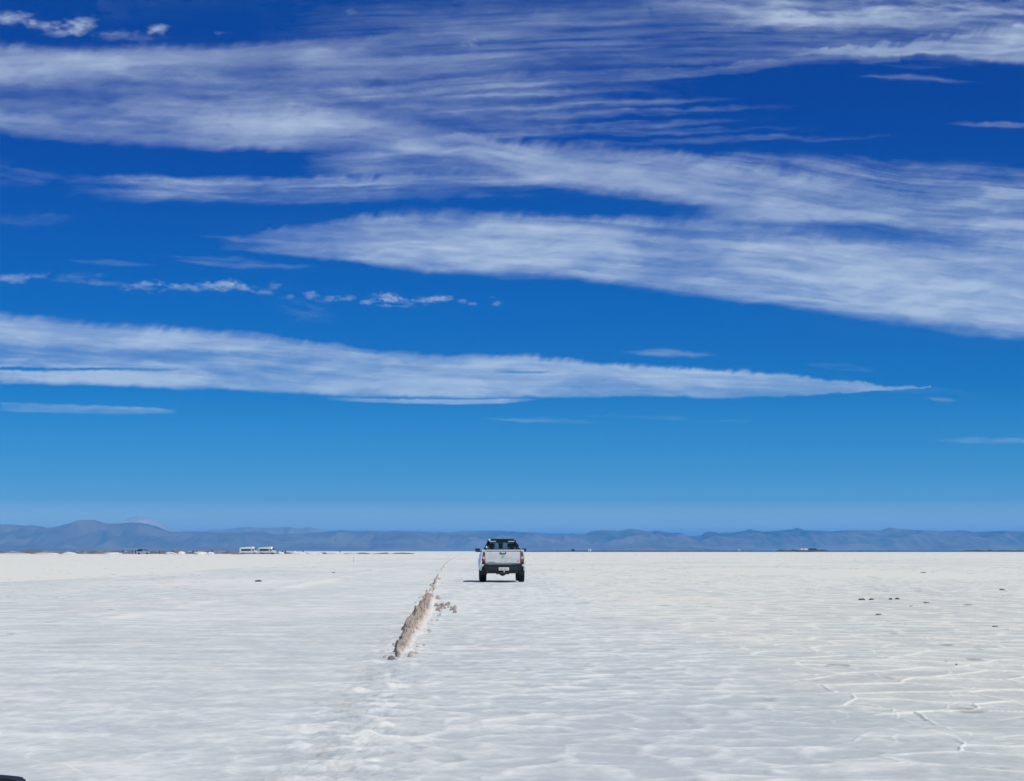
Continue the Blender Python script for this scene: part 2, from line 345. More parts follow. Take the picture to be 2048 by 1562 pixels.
# ------------------------------------------------------------------ clouds: a thin high sheet 5 km up
def clouds():
    x1 = np.arange(-900, 2950, 2.6); y1 = np.arange(-260, 935, 2.0)
    X, Y = np.meshgrid(x1, y1)
    # gentle turbulence
    wx = 26*(fbm(X/120, Y/50, 101, 4)-.5); wy = 14*(fbm(X/150+7, Y/45, 102, 4)-.5)
    fray = .62*(fbm(X/40, Y/13, 103, 5)-.5)+.75*(fbm((X+.7*Y)/13, Y/42, 104, 4)-.5)
    wx = wx+7*(fbm(X/30, Y/14, 105, 3)-.5); wy = wy+5*(fbm(X/34, Y/16, 106, 3)-.5)
    D = np.zeros_like(X); GX, GY, WX, WY, FR = X, Y, wx, wy, fray
    def ip(pts, k): return np.interp(X+wx, [p[0] for p in pts], [p[k] for p in pts])
    def band(pts, den, seed, su=.35, sd=.35, fib=.5, fl=260, fw=14, fr=10, left=0, right=0, wob=1.0):
        """pts: (x, top, bottom); den: list of (x, density); su/sd: softness of the edges as a share of the width"""
        ta = min(p[1] for p in pts); tb = max(p[2] for p in pts); mg = 20+8*abs(wob)+fr+.5*max(p[2]-p[1] for p in pts)
        r0 = int(np.searchsorted(y1, ta-mg)); r1 = int(np.searchsorted(y1, tb+mg)); c0 = int(np.searchsorted(x1, pts[0][0]-60)) if pts[0][0] > -800 else 0; c1 = int(np.searchsorted(x1, pts[-1][0]+60)) if pts[-1][0] < 2800 else len(x1)
        if r1 <= r0 or c1 <= c0: return
        sl_ = (slice(r0, r1), slice(c0, c1)); X, Y, wx, wy, fray = [q[sl_] for q in (GX, GY, WX, WY, FR)]
        def ip(pts, k): return np.interp(X+wx, [p[0] for p in pts], [p[k] for p in pts])
        endm = (sm(pts[0][0]-1, pts[0][0]+1, X+wx) if pts[0][0] > -800 else 1)*(1-sm(pts[-1][0]-1, pts[-1][0]+1, X+wx) if pts[-1][0] < 2800 else 1)
        top = ip(pts, 1); bot = ip(pts, 2); mid = (top+bot)/2; hw = np.maximum((bot-top)/2, 1)
        yy = Y+wy*wob; yy = yy+fr*fray*(1-.72*sm(-.3, .5, (yy-mid)/hw))
        v = (yy-mid)/hw
        f = fbm((X+.5*wx)/fl, (Y-mid+.4*wy)/fw, seed, 5)
        f2 = fbm((X)/(fl*.3), (Y-mid+.6*wy)/(fw*.45), seed+50, 4)
        e = sm(-1-su*.35, -1+su, v)*(1-sm(1-sd, 1+sd*.35, v))
        dd = np.interp(X+wx, [p[0] for p in den], [p[1] for p in den])
        m = e*dd*(1-fib+fib*2*sm(.22, .78, .62*f+.38*f2))
        x0 = pts[0][0]; x2 = pts[-1][0]
        if left: m = m*sm(x0, x0+left, X+wx*2+60*(f-.5))
        if right: m = m*(1-sm(x2-right, x2, X+wx*2+60*(f-.5)))
        D[sl_] = 1-(1-D[sl_])*(1-np.clip(m*endm, 0, .97))
    def puffs(cells, seed, sc=18):
        cy_ = [c[1] for c in cells]; cx_ = [c[0] for c in cells]
        sl_ = (slice(int(np.searchsorted(y1, min(cy_)-70)), int(np.searchsorted(y1, max(cy_)+70))), slice(int(np.searchsorted(x1, min(cx_)-160)), int(np.searchsorted(x1, max(cx_)+160))))
        X, Y, wx, wy = [q[sl_] for q in (GX, GY, WX, WY)]
        n = .6*fbm(X/(sc*1.4)+.06*wx, (Y-.06*X)/(sc*.45)+.08*wy, seed, 5)+.4*fbm(X/(sc*.5), Y/(sc*.28), seed+9, 4)
        for cx, cy, rx, ry, a in cells:
            g = np.exp(-((X-cx)/rx)**2-((Y-cy)/ry)**2)
            D[sl_] = 1-(1-D[sl_])*(1-np.clip(a*.85*sm(.04, .35, g)*sm(.56, 1.12, g*.50+n*.80), 0, .95))
    # broad veils
    band([(-900,60,300),(0,88,272),(300,95,292),(620,95,300),(900,95,300),(1150,90,250),(1400,90,200)], [(-900,.30),(0,.33),(500,.31),(800,.20),(1100,.10),(1400,.0)], 1, su=.3, sd=.22, fib=.35, fl=600, fw=26)
    band([(500,10,180),(800,0,170),(1100,0,140),(1400,-10,130),(1700,0,120),(2100,0,140)], [(500,0),(800,.10),(1000,.17),(1300,.14),(1600,.20),(2048,.10)], 2, su=.5, sd=.5, fib=.8, fl=420, fw=12, wob=2)
    # upper-left bright streak and its long tail up to the right
    band([(-900,110,190),(0,98,178),(250,92,165),(450,86,142),(700,76,112),(900,52,92),(1100,26,70),(1300,5,40)], [(-900,.5),(0,.60),(300,.46),(550,.36),(800,.22),(1100,.18),(1300,.1)], 3, su=.5, sd=.7, fib=.35, fl=500, fw=16)
    band([(300,200,235),(600,176,214),(800,163,196),(1000,148,182),(1200,140,168),(1400,130,150),(1600,108,132),(1800,100,125)], [(300,.0),(450,.12),(700,.22),(1000,.28),(1200,.20),(1500,.18),(1700,.22)], 4, su=.6, sd=.5, fib=.6, fl=500, fw=9)
    # faint combed streaks in the middle of the sky
    for k, (xa, ya, xb, yb, a) in enumerate([(820,196,1350,178,.22),(900,216,1500,196,.20),(960,236,1600,212,.20),(1000,258,1560,238,.20),(880,272,1650,255,.18),(1100,290,1800,270,.16),(760,232,1150,210,.16)]):
        band([(xa,ya-5,ya+6),((xa+xb)/2,(ya+yb)/2-9,(ya+yb)/2+8),(xb,yb-4,yb+4)], [(xa,0),(xa+120,a*1.2),(xb-250,a),(xb,0)], 200+k, su=1, sd=.8, fib=.7, fl=220, fw=7, fr=6)
    # bright middle band
    band([(330,225,300),(450,218,298),(560,212,300),(700,218,300),(800,238,308),(900,255,320),(1000,275,340),(1100,283,372),(1200,290,392),(1350,305,405),(1500,325,425),(1700,355,440),(1850,385,470),(2048,400,500),(2900,430,560)], [(330,.0),(430,.42),(500,.62),(620,.66),(740,.45),(900,.36),(1050,.55),(1250,.62),(1400,.58),(1600,.56),(1800,.42),(2048,.30)], 5, su=.55, sd=.42, fib=.32, fl=300, fw=20, fr=16)
    band([(380,225,278),(500,228,272),(620,232,272),(760,246,280),(880,266,290)], [(380,0),(480,.38),(620,.42),(750,.15),(880,0)], 51, su=.7, sd=.6, fib=.3, fr=12)
    band([(1380,415,450),(1500,412,448),(1650,410,450),(1760,425,455),(1850,440,460)], [(1380,0),(1500,.38),(1650,.40),(1760,.18),(1850,0)], 52, su=.6, sd=.6, fib=.3)
    band([(1300,305,350),(1600,305,420),(1800,320,480),(2048,330,500),(2900,340,520)], [(1300,0),(1450,.22),(1700,.30),(2048,.34)], 53, su=.5, sd=.3, fib=.75, fl=420, fw=10)
    band([(600,300,352),(800,290,350),(1000,292,345),(1150,300,345)], [(600,0),(760,.34),(1000,.36),(1150,0)], 54, su=.7, sd=.5, fib=.6, fl=200)
    # streak at the left below the dark gap
    band([(120,352,398),(250,350,400),(400,352,400),(480,350,402),(620,350,392),(800,346,384),(1000,338,372),(1200,335,360)], [(120,0),(240,.30),(400,.46),(520,.36),(700,.32),(900,.42),(1100,.45),(1200,0)], 6, su=.6, sd=.8, fib=.55, fl=260, fw=10, fr=14)
    band([(200,384,402),(500,388,408),(900,372,402),(1100,376,400)], [(200,0),(400,.14),(800,.18),(1100,0)], 61, su=1, sd=1, fib=.6)
    # large lower band
    band([(430,478,498),(600,452,512),(720,430,528),(800,420,540),(1000,424,554),(1150,430,560),(1300,436,580),(1450,440,600),(1600,446,620),(1800,470,650),(2048,480,678),(2900,480,720)], [(430,.0),(560,.34),(760,.62),(1000,.66),(1200,.60),(1500,.56),(1800,.60),(2048,.66)], 7, su=.42, sd=.26, fib=.33, fl=360, fw=16, fr=13)
    band([(1300,470,520),(1600,482,560),(1800,488,640),(2048,490,668),(2900,490,700)], [(1300,0),(1550,.25),(1800,.30),(2048,.42)], 71, su=.3, sd=.4, fib=.5, fl=420, fw=14)
    band([(560,482,506),(800,470,520),(1000,470,520),(1200,480,520),(1350,490,520)], [(560,0),(750,.25),(1000,.40),(1200,.25),(1350,0)], 72, su=.6, sd=.6, fib=.5, fl=300)
    # broken puffs
    puffs([(20,38,60,18,.7),(90,52,50,12,.6),(165,50,42,22,.7),(230,72,60,16,.45),(318,58,26,16,.75),(290,75,40,10,.3),(120,66,40,9,.5)], 301, 26)
    puffs([(440,66,20,5,.35),(700,24,16,6,.25),(936,84,22,9,.5),(948,92,12,5,.3)], 302, 12)
    puffs([(20,558,60,10,.5),(75,552,34,8,.5),(160,556,70,14,.38),(210,566,46,8,.35)], 303, 22)
    puffs([(290,572,50,13,.75),(350,576,56,14,.75),(410,572,46,11,.7),(450,570,46,14,.85),(490,576,34,10,.7),(550,572,20,9,.6),(530,584,24,6,.5),(582,594,10,5,.5)], 304, 16)
    puffs([(622,590,18,10,.85),(662,598,24,9,.95),(700,596,14,6,.7),(732,604,16,6,.85),(775,596,36,13,.95),(800,602,36,8,.8),(850,600,34,9,.8),(882,597,34,9,.95),(922,602,16,5,.6),(945,607,11,4,.8),(995,608,13,6,.85),(790,612,50,4,.6),(985,594,12,3,.3)], 305, 11)
    # long flat bar
    F_ = [(-900,590,768),(0,624,767),(150,638,769),(300,652,776),(500,664,786),(620,684,791),(750,700,798),(900,708,800),(1050,711,798),(1200,724,796),(1400,737,797),(1600,752,791),(1750,764,781),(1862,770,772)]
    band(F_, [(-900,.6),(0,.66),(300,.62),(700,.64),(1100,.66),(1500,.70),(1750,.72),(1862,.4)], 8, su=.28, sd=.2, fib=.30, fl=300, fw=12, fr=11, wob=1.0)
    band([(-900,650,700),(0,632,690),(200,648,700),(400,660,700),(600,678,715),(800,706,730)], [(-900,.2),(0,.34),(300,.28),(600,.2),(800,0)], 81, su=.4, sd=.6, fib=.5, wob=.5)
    band([(0,748,768),(200,745,772),(400,748,780),(600,752,788),(800,758,792),(1100,770,790),(1300,775,796)], [(0,.2),(200,.34),(500,.30),(900,.3),(1300,0)], 82, su=.5, sd=.3, fib=.5, wob=.4)
    band([(640,792,800),(740,797,806),(900,799,809),(1000,797,808),(1090,795,801)], [(640,0),(720,.45),(900,.62),(1000,.6),(1090,0)], 83, su=.3, sd=.3, fib=.2, wob=.2, fr=3)
    band([(0,806,824),(120,806,826),(220,810,828),(360,818,826)], [(0,.30),(120,.32),(220,.48),(320,.35),(360,0)], 9, su=.5, sd=.3, fib=.5, fr=5, wob=.4)
    # gaps in the long bar: clear strips
    def gap(pts, a, soft=.6, fr=6):
        nonlocal D
        top = ip(pts, 1); bot = ip(pts, 2); mid = (top+bot)/2; hw = np.maximum((bot-top)/2, .8)
        v = np.abs((Y+.4*wy+fr*fray-mid)/hw); aa = np.interp(X+wx, [p[0] for p in pts], [p[3] for p in pts])
        D = D*(1-a*aa*(1-sm(1-soft, 1+soft, v))*(.55+.9*sm(.3, .7, fbm(X/110, Y/9, 400, 4))).clip(0, 1))
    gap([(-300,735,741,1),(0,735,742,1),(200,736,742,.9),(330,738,743,.6),(420,740,743,0)], 1)
    gap([(-300,685,732,.8),(0,688,734,.7),(60,690,730,.55),(200,700,725,.3),(400,702,716,.5),(560,704,712,.3),(640,706,710,0)], .8)
    gap([(640,792,795,0),(760,794,797,.8),(950,796,799,.9),(1080,796,798,.9),(1180,795,797,0)], .8, fr=2)
    gap([(980,740,746,0),(1020,741,746,.7),(1080,741,746,.8),(1110,742,745,0)], .8)
    gap([(1000,768,772,0),(1100,770,773,.5),(1250,774,776,.4),(1400,776,778,0)], .7, fr=3)
    gap([(950,395,424,.0),(1060,400,432,.9),(1200,404,430,1),(1340,410,428,1),(1400,414,424,0)], .92, soft=.5, fr=10)
    gap([(1180,452,470,0),(1300,455,472,.5),(1500,458,480,.6),(1700,462,480,.5),(2048,458,478,.5)], .7, soft=.9)
    gap([(1500,500,520,0),(1600,528,548,.4),(1750,540,556,.4),(1850,545,555,0)], .6, soft=.9)
    # small faint shreds
    for k, (xa, ya, xb, yb, hw, a) in enumerate([(950,838,1220,849,6,.22),(1130,833,1540,846,4,.15),(1850,878,2120,884,7,.30),(1230,700,1450,712,9,.16),(1840,796,1925,800,7,.16),(1600,732,1780,740,8,.12),(-60,434,180,444,18,.06),(120,520,320,530,8,.16),(300,515,640,533,12,.26),(380,470,640,488,6,.14),(1690,152,1960,162,9,.18),(1880,246,2200,256,8,.30),(1740,130,1900,136,5,.1),(-200,320,180,372,30,.07),(520,585,680,640,40,.05)]):
        band([(xa,ya-hw*.3,ya+hw*.3),((xa+xb)/2,(ya+yb)/2-hw,(ya+yb)/2+hw),(xb,yb-hw*.2,yb+hw*.2)], [(xa,0),(xa*.7+xb*.3,a),(xa*.3+xb*.7,a),(xb,0)], 320+k, su=.9, sd=.7, fib=.7, fl=150, fw=6, fr=6)
    # top right: torn cirrus
    band([(1250,-260,70),(1450,-260,62),(1700,-260,80),(1900,-260,70),(2900,-260,90)], [(1250,0),(1420,.26),(1600,.42),(1800,.34),(2048,.36)], 10, su=.1, sd=.5, fib=.95, fl=110, fw=16, fr=26, wob=3)
    band([(1480,30,62),(1560,22,58),(1640,30,55),(1700,36,50)], [(1480,0),(1550,.4),(1600,.3),(1700,0)], 11, su=.7, sd=.7, fib=.6, fl=90, fr=16, wob=2)
    band([(1540,92,112),(1650,90,110),(1800,82,112),(1900,66,112),(2000,52,130),(2100,45,135),(2900,40,140)], [(1540,0),(1640,.42),(1800,.58),(1950,.60),(2048,.66)], 12, su=.6, sd=.35, fib=.4, fl=200, fr=20, wob=1.5)
    band([(200,-260,30),(300,-260,20),(900,-260,12),(1300,-200,10)], [(-900,.4),(200,.12),(450,.03),(800,.03),(1000,.2),(1300,.3)], 14, su=.2, sd=.6, fib=.8)
    D *= 1-sm(880, 925, Y)
    # thick and thin: broad mottling, then fine combed fibres that eat into the thinner parts
    mott = fbm((X+wx*2)/170, (Y+wy*2)/42, 510, 4); fine = fbm((X+wx)/34, (Y+.05*X+wy)/6.5, 511, 4); curl = fbm((X+3*wx)/46, (Y+3*wy)/20, 512, 5)
    D = D*(.62+.70*sm(.25, .78, mott))
    for cx, cy, rx, ry, sl, a in ((540, 250, 150, 24, .02, .55), (640, 240, 120, 18, .06, .25), (60, 132, 330, 20, -.07, .42), (1620, 430, 170, 17, .03, .40), (1180, 345, 260, 20, .08, .25), (940, 480, 220, 26, .03, .30), (1850, 98, 240, 12, -.03, .35), (1250, 375, 200, 14, .05, .25), (1900, 560, 260, 60, .06, .22), (120, 655, 200, 16, .06, .15), (1650, 765, 200, 9, .07, .2)):
        gx = X+2*wx-cx; gy = Y+1.6*wy+7*fray-cy-sl*gx
        D = 1-(1-D)*(1-a*np.exp(-(gx/rx)**2-(gy/ry)**2)*(.45+.9*sm(.25, .75, curl)))
    det = .5*fine+.5*curl
    D = np.clip(.93*D-(det-.38)*(.45+.40*sm(60, 230, Y))*(.12+.9*D*(1-D))*(D > .01), 0, .90)
    D = D*(1-.10*(fbm(X/30, Y/7, 500, 3)))
    # place on a level sheet 5 km above the plain
    ALT = 5200.0
    el = np.maximum((HOR-Y)/F, 1e-3); dist = (ALT-H)/el
    P = np.stack([(X-1024)/F*dist, dist, np.full_like(X, ALT)], -1).reshape(-1, 3)
    m = bpy.data.materials.new('cirrus'); m.use_nodes = True; t = m.node_tree; t.nodes.clear()
    a = t.nodes.new('ShaderNodeAttribute'); a.attribute_name = 'cover'
    tr = t.nodes.new('ShaderNodeBsdfTransparent'); tl = t.nodes.new('ShaderNodeBsdfTranslucent'); tl.inputs[0].default_value = (.62, .715, .815, 1)
    x = t.nodes.new('ShaderNodeMixShader'); o = t.nodes.new('ShaderNodeOutputMaterial')
    t.links.new(a.outputs['Fac'], x.inputs[0]); t.links.new(tr.outputs[0], x.inputs[1]); t.links.new(tl.outputs[0], x.inputs[2]); t.links.new(x.outputs[0], o.inputs[0])
    ob = mesh_np('clouds', P, grid_faces(X.shape[0], X.shape[1]), m, attrs={'cover': np.clip(D, 0, 1)})
    return tag(ob, kind='stuff')
clouds()

# ------------------------------------------------------------------ materials
WHITE = mat('white paint', (.72, .74, .73), .35, var=.05, vscale=3, coat=.4)
DUSTW = mat('dusty white paint', (.70, .71, .69), .45, var=.08, vscale=5, coat=.2)
BLACK = mat('black gloss', (.008, .014, .022), .22)
PLAST = mat('black plastic', (.012, .016, .022), .6, bump=.2, bscale=60)
RUB = mat('tyre rubber', (.012, .015, .02), .9, bump=.6, bscale=50)
CHR = mat('chrome', (.9, .9, .9), .08, metal=1)
ALU = mat('dull alloy', (.4, .41, .42), .4, metal=.8)
REDL = mat('red lens', (.30, .02, .02), .15, coat=1)
CLEAR = mat('clear lens', (.62, .56, .55), .12, coat=1)
PLATE = mat('number plate white', (.70, .66, .66), .4)
GREY = mat('grey mark', (.30, .32, .34), .4)
CLOTH = mat('seat fabric', (.012, .016, .02), .9)
GLR = glass('tinted rear glass', (.70, .78, .74)); GLF = glass('windscreen glass', (.96, .98, .97)); GLD = glass('dark tinted glass', (.06, .08, .1))
STEEL = mat('dirty steel', (.05, .05, .055), .6, metal=.5, bump=.3)

# ------------------------------------------------------------------ wheels (axis along x)
def wheel(parent, x, y, r, wd, name='wheel', rimc=None):
    sgn = 1 if x > 0 else -1
    w_ = MB(); prof = [(r*.62, -.5), (r*.86, -.5), (r*.95, -.47), (r*.995, -.36), (r, -.2), (r, 0), (r, .2), (r*.995, .36), (r*.95, .47), (r*.86, .5), (r*.62, .5)]
    n = 40; rows = []
    for i in range(n+1):
        a = 2*math.pi*i/n; rows.append([(x+p[1]*wd, y+p[0]*math.cos(a), r+p[0]*math.sin(a)) for p in prof])
    w_.skin(rows)
    for i in range(36):          # tread blocks
        a = 2*math.pi*(i+.5)/36
        for k in (-.33, -.11, .11, .33):
            w_.box((x+k*wd, y+(r+.003)*math.cos(a+k*.2), r+(r+.003)*math.sin(a+k*.2)), (wd*.17, .034, .014), rot=Matrix.Rotation(a+k*.2-math.pi/2, 3, 'X'))
    wo_ = empty(name, (0, 0, 0)); wo_.parent = parent
    w_.build('tyre', RUB, wo_)
    q = MB(); q.cyl((x+sgn*wd*.32, y, r), (x-sgn*wd*.40, y, r), r*.63, seg=32)
    for i in range(6):
        a = math.pi/3*i; q.box((x+sgn*wd*.36, y+r*.33*math.cos(a), r+r*.33*math.sin(a)), (.03, r*.56, .06), .008, rot=Matrix.Rotation(a, 3, 'X'))
    q.cyl((x+sgn*wd*.42, y, r), (x+sgn*wd*.2, y, r), r*.16)
    q.build('rim', ALU, wo_)
    return wo_

# ------------------------------------------------------------------ pickup truck
def pickup():
    t = empty('pickup_truck', (0, 0, 0))
    tag(t, 'white crew cab pickup truck driving away on the salt track, seen from behind', 'pickup truck')
    RY, FY, WR = 1.18, 4.35, .385
    def halfw(z, y):
        hw = np.interp(z, [.40, .55, .75, .95, 1.15, 1.33], [.885, .91, .925, .918, .895, .845])
        hw *= 1-.10*sm(4.3, 5.25, np.array(y))*1.0
        hw -= .018*(1-sm(0.0, .35, np.array(y)))
        for ay in (RY, FY):      # wheel arch flare
            dd = math.hypot(y-ay, z-WR); hw += .028*float(np.exp(-((dd-.50)/.075)**2))
        return float(hw)
    b = MB()
    ys = sorted(set([round(v, 3) for v in np.linspace(.03, 5.22, 105)]))
    for sg in (-1, 1):
        rows = []
        for y in ys:
            zb = .47 if y > .5 else .60-.13*sm(.03, .5, np.array(y))
            for ay in (RY, FY):
                if abs(y-ay) < .47: zb = max(zb, WR+math.sqrt(.47**2-(y-ay)**2))
            zt = 1.30 if y < 1.78 else float(np.interp(y, [1.78, 1.90, 3.9, 5.0, 5.22], [1.30, 1.18, 1.12, 1.02, .86]))
            rows.append([(sg*halfw(z, y), y, z) for z in np.linspace(zb, zt, 12)])
        b.skin(rows, thick=(-sg*.05, 0, 0))
        b.box((sg*.80, .92, 1.305), (.085, 1.72, .035), .012)                    # bed rail
        b.box((sg*.66, RY, .90), (.34, 1.0, .05), .01)                            # inner arch top
    b.box((0, .95, .70), (1.64, 1.62, .05), .01)                                  # bed floor
    b.box((0, 1.74, .99), (1.62, .05, .60), .01)                                  # bed front wall
    b.prism([(3.95, 1.115), (4.9, 1.06), (5.15, .98), (5.2, .80), (5.2, .45), (5.1, .45), (5.1, .80), (4.9, .99), (3.95, 1.06)], 0, -.80, .80, .01)   # bonnet and nose
    b.box((0, 4.1, .52), (1.5, 1.9, .10), .02)
    b.box((0, 2.7, .50), (1.72, 2.1, .10), .02)
    # corner pillars beside the tailgate
    for sg in (-1, 1):
        b.box((sg*.79, .055, 1.285), (.13, .09, .06), .02)
        b.box((sg*.805, .06, .68), (.16, .09, .09), .025)
    b.build('body', WHITE, t)
    # cab: frames around the glass
    c = MB()
    def ring(y0, y1, z0, z1, wb, wt, ib, it, jz0, jz1, th):
        o = [(-wb, y0, z0), (wb, y0, z0), (wt+.01, y1-.01, z1-.05), (wt-.06, y1, z1), (-wt+.06, y1, z1), (-wt-.01, y1-.01, z1-.05)]
        yi0 = y0+(y1-y0)*(jz0-z0)/(z1-z0); yi1 = y0+(y1-y0)*(jz1-z0)/(z1-z0)
        i = [(-ib, yi0, jz0), (ib, yi0, jz0), (it+.008, yi1, jz1-.03), (it-.03, yi1, jz1), (-it+.03, yi1, jz1), (-it-.008, yi1, jz1-.03)]
        c.frame(o, i, (0, th, 0)); return i
    ri = ring(1.80, 1.98, 1.10, 1.70, .775, .565, .655, .515, 1.345, 1.615, .05)
    c.prism([(1.96, 1.655), (1.93, 1.675), (2.0, 1.705), (2.6, 1.735), (3.2, 1.70), (3.28, 1.675), (3.2, 1.66), (2.6, 1.69), (2.0, 1.66)], 0, -.56, .56, .008)
    for sg in (-1, 1):
        def bar(y0, z0, y1, z1, w0, xo=0):
            c.skin([[(sg*(.80+xo), y0-w0, z0), (sg*(.80+xo), y0+w0, z0)], [(sg*(.575+xo), y1-w0*.8, z1), (sg*(.575+xo), y1+w0*.8, z1)]], thick=(-sg*.05, 0, 0))
        bar(1.88, 1.15, 2.03, 1.69, .06); bar(2.75, 1.14, 2.78, 1.71, .05); bar(4.02, 1.10, 3.22, 1.68, .05)
        c.box((sg*.575, 2.6, 1.685), (.06, 1.25, .05), .015)
        c.box((sg*.80, 2.9, 1.125), (.06, 2.1, .05), .015)
    c.build('cab', BLACK, t)
    for sg in (-1, 1): MB().box((sg*.385+.012, 1.915, 1.668), (.27, .06, .042), .012).build('roof_edge', WHITE, t)   # the two pale lips of the roof edge
    # glass
    g = MB(); g.skin([[(-.655, 1.875, 1.345), (.655, 1.875, 1.345)], [(-.515, 1.957, 1.615), (.515, 1.957, 1.615)]], thick=(0, .006, 0)); g.build('rear_window', GLR, t)
    g = MB(); g.skin([[(-.77, 4.03, 1.11), (.77, 4.03, 1.11)], [(-.55, 3.25, 1.67), (.55, 3.25, 1.67)]], thick=(0, .006, 0)); g.build('windscreen', GLF, t)
    for sg in (-1, 1):
        for y0, y1, y2, y3 in ((1.95, 2.69, 2.09, 2.73), (2.81, 3.92, 2.83, 3.18)):
            g = MB(); g.skin([[(sg*.795, y0, 1.15), (sg*.795, y1, 1.15)], [(sg*.585, y2, 1.67), (sg*.585, y3, 1.67)]], thick=(-sg*.006, 0, 0)); g.build('side_window', GLR, t)
    # seats
    for x in (-.40, .43):
        s_ = MB(); s_.box((x, 3.0, 1.08), (.44, .14, .58), .05, taper=(.86, 1)); s_.box((x, 3.25, .80), (.48, .55, .14), .04); st = s_.build('seat', CLOTH, t)
        MB().box((x, 3.02, 1.50), (.27 if x < 0 else .34, .11, .19), .045).cyl((x, 3.02, 1.36), (x, 3.02, 1.46), .015).build('headrest', CLOTH, st)
    s_ = MB(); s_.box((0, 2.12, 1.08), (1.25, .14, .55), .05); st = s_.build('seat', CLOTH, t)
    for x in (-.42, -.04, .42): MB().box((x, 2.12, 1.44 if x != -.04 else 1.47), (.17, .10, .20), .04).build('headrest', CLOTH, st)
    MB().box((0, 3.85, 1.03), (1.45, .4, .16), .05).build('dashboard', CLOTH, t)
    MB().box((0, 3.50, 1.575), (.22, .03, .07), .015).build('rear_view_mirror', PLAST, t)
    # roof rack: dark rails with bars, seen above the roof edge
    r_ = MB()
    for sg in (-1, 1):
        r_.box((sg*.49, 2.6, 1.765), (.04, 1.25, .032), .012); 
        for y in (2.02, 3.15): r_.box((sg*.49, y, 1.735), (.04, .08, .05), .01)
    r_.box((0, 2.02, 1.748), (1.0, .10, .055), .02); r_.box((0, 3.0, 1.76), (1.0, .06, .03), .01)
    r_.build('roof_rack', PLAST, t)
    MB().box((-.01, 1.905, 1.668), (.34, .05, .045), .012).build('high_brake_light', mat('dark red lens', (.06, .01, .012), .2), t)
    MB().cyl((.06, 2.15, 1.74), (.06, 2.05, 1.90), .004, .002, 8).build('aerial', PLAST, t)
    # sports bar behind the cab
    sp = MB()
    for sg in (-1, 1):
        sp.skin([[(sg*.78, 1.45, 1.31), (sg*.78, 1.72, 1.31)], [(sg*.66, 1.66, 1.55), (sg*.66, 1.76, 1.55)], [(sg*.565, 1.72, 1.68), (sg*.565, 1.79, 1.68)]], thick=(-sg*.05, 0, 0))
    sp.box((0, 1.755, 1.70), (1.1, .06, .035), .014)
    sp.build('roll_bar', BLACK, t)
    for x, y, z in ((-.515, 1.68, 1.725), (-.655, 1.62, 1.43), (.70, 1.62, 1.415)):  # added studs; their white caps stand in for glints on bar and roof
        q = MB(); q.cyl((x, y+.05, z), (x, y-.01, z), .042, bev=.01); lp = q.build('glint_stud', CHR, t)
        MB().ball((x, y-.014, z), .043, (1, .5, 1)).build('glint_cap', mat('painted glint', (.9, .9, .9), .2), lp)
    # tailgate
    tg = MB()
    rows = []
    for z, y in ((.735, .045), (.76, .028), (.80, .024), (.86, .034), (.93, .032), (1.02, .022), (1.12, .016), (1.20, .014), (1.235, .018), (1.252, .035)):
        rows.append([(x, y+.006*(x/.7)**2, z) for x in np.linspace(-.705, .705, 13)])
    tg.skin(rows, thick=(0, .05, 0)); TG = tg.build('tailgate', DUSTW, t)
    MB().box((0, .05, 1.297), (1.42, .085, .045), .014).build('top_cap', WHITE, TG)
    MB().box((0, .045, 1.262), (1.40, .05, .022), .003).build('seal', PLAST, TG)
    hd = MB(); hd.prism([(-.14, 1.215), (.14, 1.215), (.125, 1.16), (.085, 1.135), (-.085, 1.135), (-.125, 1.16)], 1, -.004, .03, .004); hd.build('handle_recess', PLAST, TG)
    MB().box((0, -.008, 1.192), (.17, .02, .036), .009).build('handle', DUSTW, TG)
    em = MB(); em.cyl((.02, -.004, 1.075), (.02, .024, 1.075), .052, seg=28, bev=.006); EM = em.build('emblem', CHR, TG)
    MB().box((.02, -.008, 1.075), (.125, .012, .022), .004).build('emblem_bar', CHR, EM)
    bd = MB()
    for k in range(7): bd.box((-.60+k*.045, .018, .818), (.026, .012, .026), .003)
    bd.build('badge', GREY, TG)
    bd = MB(); bd.box((.60, .022, .85), (.05, .012, .018), .003); bd.box((.64, .022, .88), (.05, .012, .018), .003); bd.build('badge', GREY, TG)
    # tail lights
    for sg in (-1, 1):
        tl = MB(); rows = []
        for z in np.linspace(.76, 1.215, 9):
            k = math.sin(math.pi*(z-.74)/.50)**.35
            rows.append([(sg*(.722+(.14*k)*q), .015+.02*q+.13*max(0, q-.72)/.28*k, z) for q in np.linspace(0, 1, 7)])
        tl.skin(rows, thick=(0, .06, 0)); T = tl.build('tail_light', REDL, t)
        MB().box((sg*.785, .010, .99), (.085, .03, .11), .018).build('reversing_lens', CLEAR, T)
        MB().box((sg*.785, .012, .80), (.09, .03, .05), .012).build('lower_lens', PLAST, T)
    # bumper
    bp = MB()
    bp.prism([(-.79, .70), (.79, .70), (.80, .66), (.77, .56), (.70, .47), (-.70, .47), (-.77, .56), (-.80, .66)], 1, -.10, .06, .018)
    bp.box((0, -.02, .712), (1.52, .17, .028), .008)
    bp.box((0, -.09, .655), (.62, .05, .05), .012)
    bp.build('bumper', PLAST, t)
    for sg in (-1, 1): MB().prism([(.60*sg, .67), (.76*sg, .67), (.74*sg, .58), (.64*sg, .52), (.56*sg, .60)], 1, -.108, -.095).build('bumper_corner', BLACK, t)
    pl = MB(); pl.box((.035, -.118, .535), (.42, .014, .13), .006); PL = pl.build('number_plate', PLATE, t)
    for k in range(6): MB().box((-.115+k*.052+(.02 if k > 2 else 0), -.1265, .53), (.028, .003, .058), .001).build('plate_mark', GREY, PL)
